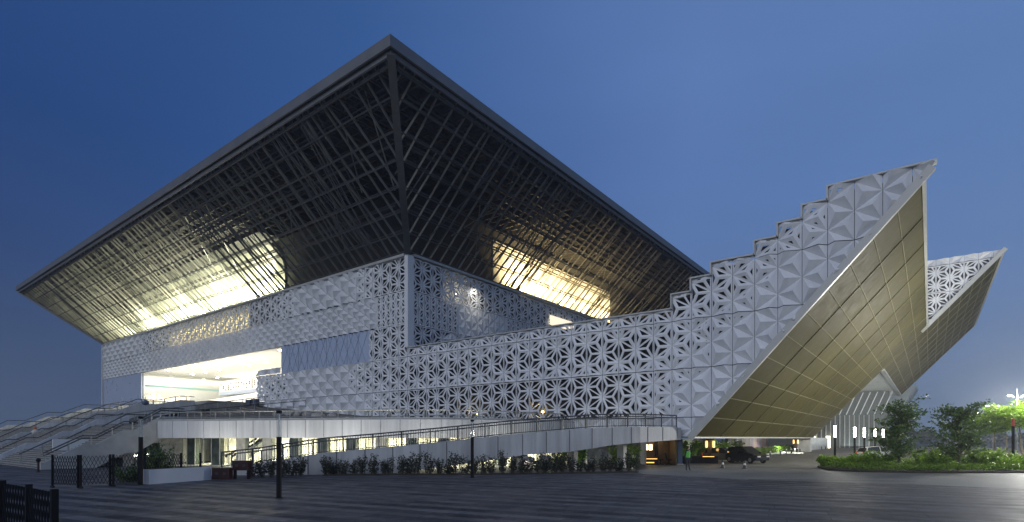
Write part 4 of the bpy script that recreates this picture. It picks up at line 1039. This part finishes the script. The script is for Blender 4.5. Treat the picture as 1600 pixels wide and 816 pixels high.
def tree(seed, p, h, crown_r, crown_z0, n_br, nl, ls, lm, label, name='leafy_tree', lean=0.0, frond=False, group=None, asp=.5):
    r = random.Random(seed); o = thing(name, p, label, 'tree', group); T = MB(); Lf = MB(); p = Vector(p)
    stems = [Vector((r.uniform(-.08, .08), r.uniform(-.08, .08), 0)) for _ in range(1 if frond else 2)]
    for s0 in stems:
        top = p + Vector((lean + r.uniform(-.3, .3), r.uniform(-.3, .3), h * (.72 if frond else .94)))
        trunk = [p + s0]; 
        for k in range(1, 6): trunk.append((p + s0).lerp(top, k / 5) + Vector((r.uniform(-.07, .07), r.uniform(-.07, .07), 0)))
        T.tube(trunk, [.085 * h / 5 * (1 - .15 * k) for k in range(6)], 7)
        for k in range(n_br):
            t = crown_z0 / h + (1 - crown_z0 / h) * (k + r.random()) / n_br; t = min(t, .98)
            if frond: t = r.uniform(.72, 1.0) 
            base = p + s0 + (top - p - s0) * min(1, t); a = r.uniform(0, 2 * pi)
            f = (1 - (t - crown_z0 / h) / (1.0001 - crown_z0 / h)) ; ln = crown_r * (.35 + .65 * math.sin(pi * min(1, .2 + .8 * f) * .5 + .3)) * r.uniform(.55, 1.1)
            if frond: ln = crown_r * r.uniform(.4, 1.0)
            end = base + Vector((cos(a) * ln, sin(a) * ln, ln * (r.uniform(.25, .75) if not frond else r.uniform(.35, 1.0) * (1.2 - ln / crown_r))))
            midp = base.lerp(end, .5) + Vector((0, 0, .12 * ln))
            T.tube([base, midp, end], [.028 * h / 5, .018 * h / 5, .007], 5)
            for j in range(nl):
                tt = r.uniform(.15, 1.05); q = base.lerp(midp, tt * 2) if tt < .5 else midp.lerp(end, tt * 2 - 1)
                if not frond:
                    q = q + Vector((r.gauss(0, .17), r.gauss(0, .17), r.gauss(0, .14))); leaf(Lf, q, ls * r.uniform(.6, 1.3), r, asp)
                else:
                    q = q + Vector((r.gauss(0, .22), r.gauss(0, .22), r.gauss(0, .08))); aa = r.uniform(0, 2 * pi)
                    dv = Vector((cos(aa), sin(aa), r.uniform(-.55, .12))); L_ = ls * r.uniform(.7, 1.3)
                    for m_ in range(7):          # leaflets along a drooping frond
                        c = q + dv * L_ * (m_ / 7) - Vector((0, 0, .35 * L_ * (m_ / 7) ** 2)); sdv = Vector((-dv.y, dv.x, 0)) * (1 if m_ % 2 else -1) + dv * .5
                        leaf(Lf, c, L_ * .30, r, .42, dirv=sdv + Vector((0, 0, -.25)))
    T.build('trunk', BARK, o, fix=False); Lf.build('crown', lm, o, fix=False); return o
q = px(1405, 0, 41.2); q.z = .1; tree(71, q, 4.9, 1.75, .7, 34, 48, .25, LF_DARK, 'dark pointed young tree in the bed beside the white car')
q = px(1499, 0, 39.8); q.z = .1; tree(75, q, 4.6, 1.85, .7, 30, 50, .26, LF_DARK, 'dark round young tree with an open top, middle of the bed')
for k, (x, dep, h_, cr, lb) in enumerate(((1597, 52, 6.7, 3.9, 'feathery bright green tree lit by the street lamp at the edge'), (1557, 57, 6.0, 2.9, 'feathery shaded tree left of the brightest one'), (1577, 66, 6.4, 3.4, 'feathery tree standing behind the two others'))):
    q = px(x, 0, dep); q.z = .1; tree(81 + k, q, h_, cr, 3, 52, 24, .8, LF_LITE if k == 0 else LF_MID, lb, 'feathery_tree', -.3, True)  # lamplight also put into colour: lit tree has lighter leaves than shaded ones

# ground cover and shrubs in the bed
def inside(u, v):
    c = False; n = len(bed_pts); j = n - 1
    for i in range(n):
        xi, yi = bed_pts[i]; xj, yj = bed_pts[j]
        if (yi > v) != (yj > v) and u < (xj - xi) * (v - yi) / (yj - yi) + xi: c = not c
        j = i
    return c
r = random.Random(99); Lf = MB(); n = 0
while n < 15000:
    x = r.uniform(1282, 1640); dep = 38 + 16 * r.random() ** 1.6; q = px(x, 0, dep)
    if not inside(q.x, q.y) or not inside(q.x + .25, q.y) or not inside(q.x, q.y - .25): continue
    hh = .42 + .18 * sin(q.x * 1.3) * cos(q.y * 1.1)
    q.z = .1 + hh * r.random() ** .6; leaf(Lf, q, r.uniform(.10, .2), r, .6, droop=-.5); n += 1
tag(Lf.build('ground_cover', LF_MID, fix=False), 'low leafy ground cover filling the front of the planting bed', 'ground cover', kind='stuff')
bl_ = ['bright green bush at the rounded tip of the bed', 'bright green bush just behind the bed tip', 'green bush below the white car', 'green bush at the foot of the pointed tree', 'wide bright fern bush between the two dark trees', 'tall bright fern bush left of the round dark tree', 'dark green bush behind the round dark tree', 'pale green bush right of the round dark tree', 'pale green bush in front of the feathery trees', 'pale green bush under the brightest feathery tree', 'low pale bush at the foot of the red topped post', 'green bush closest to the frame edge under the feathery tree']
for k, ((x, dep, h_, w_), lb) in enumerate(zip(((1290, 45.5, .9, 1.6), (1318, 44, .95, 1.7), (1350, 43, 1.35, 2.0), (1380, 43, 1.5, 2.2), (1448, 43.5, 1.7, 2.6), (1470, 42, 1.6, 2.2), (1515, 43, 1.5, 2.2), (1540, 43.5, 1.65, 2.6), (1562, 44, 1.4, 2.4), (1588, 43, 1.3, 2.4), (1576, 41, .9, 1.6), (1606, 42, 1.2, 2.2)), bl_)):
    q = px(x, 0, dep); q.z = .1; shrub('bed_bush', 100 + k, h_, w_, 24, 38, .24, LF_LITE if k not in (3, 6) else LF_MID, lb, 'bush', 'bushes in the planting bed', q)

# ------------------------------------------------------------------ street lamps
SH = glow('street_lamp_glow', (1, .97, .90), 160)
sl_lb = ['street lamp beyond the right frame edge nearest the paving', 'street lamp just outside the right frame edge, closest to the planting bed', 'tallest looking street lamp shining above the bright feathery tree', 'second street lamp, shining between the two feathery crowns', 'third street lamp, half hidden behind the shaded crown', 'farthest street lamp, a small glow beyond the round dark tree']
for k, ((hx, hy_), px_, lb) in enumerate(zip(((1862, 513), (1668, 588), (1578, 618), (1543, 634), (1528, 645), (1508, 651)), (1895, 1690, 1589.5, 1551, 1534.5, 1514), sl_lb)):
    d = 5.5 * F_PX / (HOR - hy_); H_ = px(hx, hy_, d); P_ = px(px_, 0, d); P_.z = 0
    o = thing('street_lamp', P_, lb, 'street lamp', 'street lamps along the far road')
    MB().tube([P_, P_ + Vector((0, 0, 8.9))], [.11, .06], 8).build('pole', mat('lamp_pole_grey', (.07, .08, .09), .5), o)
    for sgn in (1, -1):
        e = P_ + (H_ - P_) * sgn; e.z = 8.05
        dirh = (e - P_); dirh.z = 0; dirh.normalize()
        MB().tube([P_ + Vector((0, 0, 7.75)), P_.lerp(e, .5) + Vector((0, 0, 7.8 - P_.lerp(e, .5).z)), e], .04, 6).build('arm', mat('lamp_pole_grey', (.07, .08, .09), .5), o)
        h_ = MB().box(e, (.6, .26, .1), rz=math.atan2(dirh.y, dirh.x)).build('lamp_head', mat('lamp_pole_grey', (.07, .08, .09), .5), o)
        MB().box(e - Vector((0, 0, .075)), (.36, .2, .03), rz=math.atan2(dirh.y, dirh.x)).build('lens', SH, h_)
        light('street_light', 'POINT', e - Vector((0, 0, .3)), (600, 10500, 10000, 2600, 1600, 1600)[k], (1, .97, .88), size=.25)
rp = px(1583, 0, 43); rp.z = .1
o = thing('marker_post', rp, 'slim black post with a red top in front of the feathery trees', 'post')
MB().tube([rp, rp + Vector((0, 0, 3.35))], .10, 10).build('shaft', BLACK, o); MB().tube([rp + Vector((0, 0, 3.35)), rp + Vector((0, 0, 3.95))], .10, 10).build('top', mat('red_top', (.5, .05, .03), .4), o)

# ------------------------------------------------------------------ cars, cones, bollards
TYRE = mat('tyre', (.015, .015, .015), .8); RIM = mat('rim', (.45, .46, .47), .3, metal=.8); CGL = mat('car_glass', (.02, .024, .028), .06)
def car(name, p, rz, paint, label, L=4.5, Wd=1.85, H=1.66, tall=True):
    o = thing(name, p, label, 'car'); b = MB()
    def sec(x, w, z0, z1): return [(x, -w, z0), (x, w, z0), (x, w * .97, z1), (x, -w * .97, z1)]
    hw = Wd / 2; l = L / 2
    prof = [(-l, .80, .42, .92), (-l + .12, .92, .28, 1.0), (-l * .6, 1, .24, 1.04), (0, 1, .24, 1.03), (l * .42, 1, .24, 1.0), (l * .75, .97, .26, .93), (l - .15, .9, .3, .82), (l, .78, .42, .7)]
    k = H / 1.66; S_ = [sec(x, hw * w, z0 * k, z1 * k) for x, w, z0, z1 in prof]
    def loft(B, S_):
        for A_, C_ in zip(S_, S_[1:]):
            for i in range(4): B.poly([A_[i], A_[(i + 1) % 4], C_[(i + 1) % 4], C_[i]])
        B.poly(S_[0]); B.poly(S_[-1])
    loft(b, S_); body = b.build('body', paint, o)
    md = body.modifiers.new('bevel', 'BEVEL'); md.width = .05; md.segments = 2
    c = MB(); cab = [(-l * .92, .80, 1.0, 1.06), (-l * .80, .80, 1.0, 1.50), (-l * .55, .78, 1.0, 1.63), (.05, .78, 1.0, 1.66), (l * .12, .78, 1.0, 1.60), (l * .48, .82, .98, 1.02)]
    def csec(x, w, z0, z1):
        f = w - .16 * (z1 - 1.0) / .66; return [(x, -hw * w * 1.1, z0 * k), (x, hw * w * 1.1, z0 * k), (x, hw * f, z1 * k), (x, -hw * f, z1 * k)]
    loft(c, [csec(*q) for q in cab]); c.build('windows', CGL, o)
    rf_ = MB(); rf_.poly([(-l * .80, -hw * .60, 1.52 * k), (-l * .80, hw * .60, 1.52 * k), (-l * .5, hw * .63, 1.655 * k), (-l * .5, -hw * .63, 1.655 * k)]); rf_.poly([(-l * .5, -hw * .63, 1.655 * k), (-l * .5, hw * .63, 1.655 * k), (.06, hw * .63, 1.68 * k), (.06, -hw * .63, 1.68 * k)])
    for sgn in (-1, 1):
        rf_.bar((.1, sgn * hw * .64, 1.66 * k), (l * .5, sgn * hw * .9, 1.0 * k), .05, .05); rf_.bar((-l * .1, sgn * hw * .66, 1.66 * k), (-l * .1, sgn * hw * .9, 1.0 * k), .07, .05); rf_.bar((-l * .78, sgn * hw * .62, 1.5 * k), (-l * .9, sgn * hw * .9, 1.02 * k), .08, .1)
    rf_.build('roof', paint, o)
    for x in (-l * .62, l * .62):
        for sgn in (-1, 1):
            w_ = MB(); prf = [(.20, -.11), (.33, -.10), (.35, -.05), (.35, .05), (.33, .10), (.20, .11)]
            w_.lathe((0, 0, 0), prf, 20); me = w_.build('wheel', TYRE, o, fix=False); me.rotation_euler = (pi / 2, 0, 0); me.location = (x, sgn * (hw - .1), .35)
            me.matrix_parent_inverse = Matrix.Identity(4)
            rm = MB().lathe((0, 0, 0), [(.05, -.118), (.21, -.116), (.21, .116), (.05, .118)], 12).build('rim', RIM, None, fix=False); rm.parent = me
    for sgn in (-1, 1):
        MB().box((l - .06, sgn * hw * .62, .70 * k), (.14, .36, .13)).build('headlight', mat('headlight', (.7, .7, .7), .15), o)
        MB().box((-l + .04, sgn * hw * .66, .88 * k), (.12, .26, .2)).build('tail_light', mat('tail_light', (.45, .01, .01), .2, emit=(1, .03, .02), estr=.6), o)
        MB().box((l * .36, sgn * (hw + .1), 1.02 * k), (.12, .18, .13)).build('mirror', paint, o)
    MB().box((l - .01, 0, .55 * k), (.06, 1.0, .16)).build('grille', BLACK, o)
    for ch in kids(o):
        if ch.name.split('.')[0] not in ('wheel',): ch.matrix_parent_inverse = Matrix.Identity(4)
    o.location = p; o.rotation_euler = (0, 0, rz); return o
PAINT_D = mat('dark_blue_paint', (.012, .022, .035), .22, metal=.3, coat=.6); PAINT_G = mat('grey_paint', (.14, .135, .12), .3, metal=.4, coat=.4); PAINT_W = mat('white_paint', (.72, .72, .70), .3, coat=.4)
q = px(1166, 0, 54.5); q.z = 0; car('parked_suv', q, TH - pi / 2 + radians(24), PAINT_D, 'dark blue suv parked under the low edge of the bronze soffit')
q = px(1130, 0, 57); q.z = 0; car('parked_hatchback', q, TH - pi / 2 + radians(50), PAINT_G, 'dull grey hatchback parked left of the dark suv', 4.0, 1.72, 1.5)
q = px(1371, 0, 63); q.z = .0; car('parked_sedan', q, TH + radians(8), PAINT_W, 'white car half hidden behind the bed bushes', 4.5, 1.8, 1.5)
CONEW = mat('cone_white', (.6, .6, .58), .5); CONED = mat('cone_dark', (.05, .045, .04), .6)
for (x, y), lb in zip(((1129.3, 731.5), (1163.5, 732.5)), ('small traffic cone in front of the grey hatchback', 'small traffic cone in front of the dark suv')):
    q = gp(x, y); o = thing('traffic_cone', q, lb, 'cone', 'cones before the cars')
    MB().box((q.x, q.y, .03), (.36, .36, .05)).build('base', CONED, o); MB().lathe((q.x, q.y, .055), [(.14, 0), (.035, .6)], 14).build('cone', CONED, o); MB().lathe((q.x, q.y, .3), [(.105, 0), (.075, .16)], 14).build('band', CONEW, o)
for k, (x, y) in enumerate(((1203.4, 714.6), (1219.4, 711.4), (1228.3, 709.7), (1236.6, 708.6), (1242, 707.7), (1246, 707.2), (1250, 706.7), (1284, 702.5), (1290, 702.2))):
    q = gp(x, y); o = thing('kerb_bollard', q, 'short dark bollard with pale cap along the driveway kerb', 'bollard', 'bollards along the driveway kerb')
    MB().lathe((q.x, q.y, 0), [(.16, 0), (.15, .05), (.10, .08), (.10, .62)], 10).build('shaft', CONED, o); MB().lathe((q.x, q.y, .62), [(.12, 0), (.12, .12), (.05, .17)], 10).build('cap', CONEW, o)
tag(MB().prism([(35.7, 18, 0), (35.4, 18, 0), (34.1, 70, 0), (34.4, 70, 0)], (0, 0, .14)).build('driveway_kerb', mat('kerb_pale', (.5, .49, .45), .7)), kind='structure')

# lantern columns under the soffit edge
LAN = glow('lantern_glow', (1, .62, .15), 1.7)
for (u, v, w_), lb in zip(((36.0, 10.2, .42), (35.2, 59.5, .45)), ('dark column with two amber lanterns near the cars', 'far dark column with an amber lantern beside the mural')):
    o = thing('lantern_column', (u, v, 0), lb, 'column'); 
    MB().aab((u - w_ / 2, v - w_ / 2, 0), (u + w_ / 2, v + w_ / 2, 2.46)).build('shaft', mat('column_brown', (.07, .055, .045), .6, var=.2), o)
    MB().aab((u - w_ * .8, v - w_ * .8, 2.3), (u + w_ * .8, v + w_ * .8, 2.47)).build('capital', BLACK, o)
    for c in (-1, 1):
        e = Vector((u, v, 1.85)) + rx * c * (w_ * .62 + .12) - rz_ * .1
        MB().lathe(e, [(.09, -.36), (.13, -.3), (.13, .3), (.09, .36)], 10).build('lantern', LAN, o)
    light('lantern_light', 'POINT', (u + .4, v - .7, 1.8), 18, (1, .6, .2), size=.15)

# dark counter-like wall with an amber strip, garden wall, clipped hedge, mural
A = px(1064, 0, 53); Bq = px(1122, 0, 53); A.z = Bq.z = 0
o = thing('low_black_wall', A, 'low black wall with a thin amber light strip beside the grey hatchback', 'wall')
MB().prism([A, Bq, Bq + rz_ * .4, A + rz_ * .4], (0, 0, .72)).build('wall_block', BLACK, o)
A2 = px(1098, 0, 52.9); B2 = px(1116, 0, 52.9); A2.z = B2.z = .66; MB().prism([A2, B2, B2 + rz_ * .03, A2 + rz_ * .03], (0, 0, .05)).build('light_strip', glow('amber_strip', (1, .5, .08), 2.2), o)
hg = MB(); rr = random.Random(41)
for _ in range(5000):
    v = rr.uniform(16, 68); u = 34.6 - (v - 16) * .024 + rr.uniform(-.5, .3); leaf(hg, (u, v, rr.uniform(.05, 1.05)), .2, rr, .6)
tag(hg.build('clipped_hedge', LF_MID, fix=False), 'long low clipped hedge along the driveway kerb under the soffit', 'hedge')
for k, (v, lb) in enumerate(((12, 'bright green bush left end of the strip under the soffit'), (17, 'second bright green bush under the soffit behind the grey car'), (22.5, 'third bright green bush under the soffit behind the suv'), (28.5, 'fourth bright green bush under the soffit right of the suv'), (35, 'last bright green bush before the striped mural'))):
    shrub('garden_bush', 140 + k, 2.2, 3.6, 26, 44, .34, LF_LITE, lb, 'bush', 'bushes in the garden under the soffit', (31.0, v, 0))
gw = MB().aab((27.2, -1, 0), (27.6, 36, 2.4)).build('garden_wall', mat('garden_wall_pale', (.42, .43, .4), .7, var=.4, vscale=.5)); tag(gw, 'pale garden wall behind the bright bushes under the soffit', 'wall')
mm = bpy.data.materials.new('mural_paint'); mm.use_nodes = True; t = mm.node_tree
g_ = t.nodes.new('ShaderNodeTexCoord'); mp_ = t.nodes.new('ShaderNodeMapping'); mp_.inputs['Scale'].default_value = (1, .9, .12); nz_ = t.nodes.new('ShaderNodeTexNoise'); nz_.inputs['Scale'].default_value = 1.2; nz_.inputs['Detail'].default_value = 8
rp_ = t.nodes.new('ShaderNodeValToRGB'); e_ = rp_.color_ramp.elements; e_[0].position = .3; e_[0].color = (.10, .14, .13, 1); e_[1].position = .72; e_[1].color = (.34, .33, .30, 1)
for pos, c in ((.42, (.16, .12, .28)), (.48, (.30, .29, .25)), (.54, (.30, .12, .09)), (.60, (.2, .19, .3))): x_ = e_.new(pos); x_.color = (*c, 1)
t.links.new(g_.outputs['Object'], mp_.inputs[0]); t.links.new(mp_.outputs[0], nz_.inputs['Vector']); t.links.new(nz_.outputs['Fac'], rp_.inputs[0]); t.links.new(rp_.outputs[0], t.nodes['Principled BSDF'].inputs['Base Color'])
tag(MB().aab((29.6, 36.5, 0), (30, 62, 2.56)).build('mural_wall', mm), 'wall with faded vertical coloured streaks under the soffit', 'wall')
light('undercroft_light', 'AREA', (33.5, 24, 2.4), 3600, (.95, 1, .78), aim=(-.5, 0, -1), size=(1.5, 34))
light('undercroft_light', 'AREA', (33.0, 52, 2.4), 2400, (.95, 1, .85), aim=(-.5, 0, -1), size=(1.5, 18))

# ------------------------------------------------------------------ person in a green vest
def person(p, rz):
    sk = [((0, 0, .95), .135), ((0, 0, 1.15), .13), ((0, .02, 1.38), .15), ((0, .02, 1.50), .06), ((0, .0, 1.60), .085), ((0, .0, 1.70), .085),
          ((.10, 0, .88), .10), ((.12, .05, .48), .062), ((.13, -.02, .08), .045), ((.13, -.16, .04), .04), ((-.10, 0, .88), .10), ((-.12, .02, .48), .062), ((-.13, .06, .08), .045), ((-.13, -.08, .04), .04),
          ((.20, .02, 1.42), .065), ((.26, .03, 1.14), .045), ((.27, -.06, .90), .035), ((.27, -.09, .81), .03), ((-.20, .02, 1.42), .065), ((-.26, .03, 1.14), .045), ((-.27, -.06, .90), .035), ((-.27, -.09, .81), .03)]
    ed = [(0, 1), (1, 2), (2, 3), (3, 4), (4, 5), (0, 6), (6, 7), (7, 8), (8, 9), (0, 10), (10, 11), (11, 12), (12, 13), (2, 14), (14, 15), (15, 16), (16, 17), (2, 18), (18, 19), (19, 20), (20, 21)]
    me = bpy.data.meshes.new('person'); me.from_pydata([q for q, _ in sk], ed, [])
    o = bpy.data.objects.new('person', me); COL.objects.link(o)
    m = o.modifiers.new('skin', 'SKIN'); 
    if not me.skin_vertices: bpy.context.view_layer.objects.active = o
    for v, (_, rr_) in zip(me.skin_vertices[0].data, sk): v.radius = (rr_, rr_)
    me.skin_vertices[0].data[0].use_root = True
    o.modifiers.new('sub', 'SUBSURF').render_levels = 2
    me.materials.append(mat('dark_uniform', (.025, .028, .04), .8)); o.location = p; o.rotation_euler = (0, 0, rz)
    tag(o, 'person in dark clothes and a bright green vest standing before the black wall', 'person')
    for nm, B, m_ in (('vest', MB().lathe((0, .015, 1.0), [(.185, 0), (.19, .1), (.2, .3), (.2, .42), (.09, .5)], 14), mat('green_vest', (.12, .5, .06), .6)),
                      ('face', MB().lathe((0, -.012, 1.56), [(.03, 0), (.08, .04), (.088, .11), (.07, .18)], 12), mat('skin_tone', (.34, .21, .15), .6)),
                      ('hair', MB().lathe((0, .012, 1.64), [(.096, 0), (.1, .06), (.08, .13), (.02, .16)], 12), mat('black_hair', (.01, .01, .01), .6))):
        c = B.build(nm, m_, None); c.parent = o; c.scale = (1, .8, 1) if nm == 'vest' else (1, 1, 1)
try: person(gp(1075, 735.5), TH + .4)
except Exception as ex: print('person', ex)
bn = px(55, 669.5, 49); o = thing('cloth_bundle', (bn.x, bn.y, bn.z), 'small orange and white bundle left on the far stairs', 'bundle')
MB().lathe((bn.x, bn.y, bn.z - .5), [(.2, 0), (.25, .14), (.2, .32), (.07, .4)], 10).build('white_sack', mat('sack_white', (.6, .56, .48), .8), o); MB().lathe((bn.x - .1, bn.y, bn.z - .12), [(.1, 0), (.14, .1), (.1, .24), (.03, .3)], 10).build('orange_sack', mat('sack_orange', (.55, .2, .1), .8), o)

# ------------------------------------------------------------------ far off
Lf = MB(); rr = random.Random(17)
for _ in range(5200):
    a = rr.uniform(1240, 1720); dep = rr.uniform(230, 300); q = px(a, 0, dep); hh = 5.5 + 3 * sin(a * .05) + 2 * sin(a * .13 + 1); q.z = hh * rr.random() ** .8; leaf(Lf, q, rr.uniform(1.0, 2.2), rr, .7)
tag(Lf.build('far_treeline', leaf_mat('leaf_far', (.03, .045, .03), (.05, .07, .045)), fix=False), 'distant line of trees along the horizon', 'trees', kind='stuff')

# ------------------------------------------------------------------ dusk haze
HZ = 0.0006
hm = bpy.data.materials.new('haze_air'); hm.use_nodes = True; t = hm.node_tree; t.nodes.clear()
vo = t.nodes.new('ShaderNodeVolumePrincipled'); vo.inputs['Density'].default_value = HZ; vo.inputs['Color'].default_value = (.92, .95, 1, 1); vo.inputs['Anisotropy'].default_value = .4
oo = t.nodes.new('ShaderNodeOutputMaterial'); t.links.new(vo.outputs[0], oo.inputs['Volume'])
tag(MB().aab((-900, -220, -1.0), (900, 1000, 48)).build('haze', hm), 'thin dusk haze', kind='stuff')
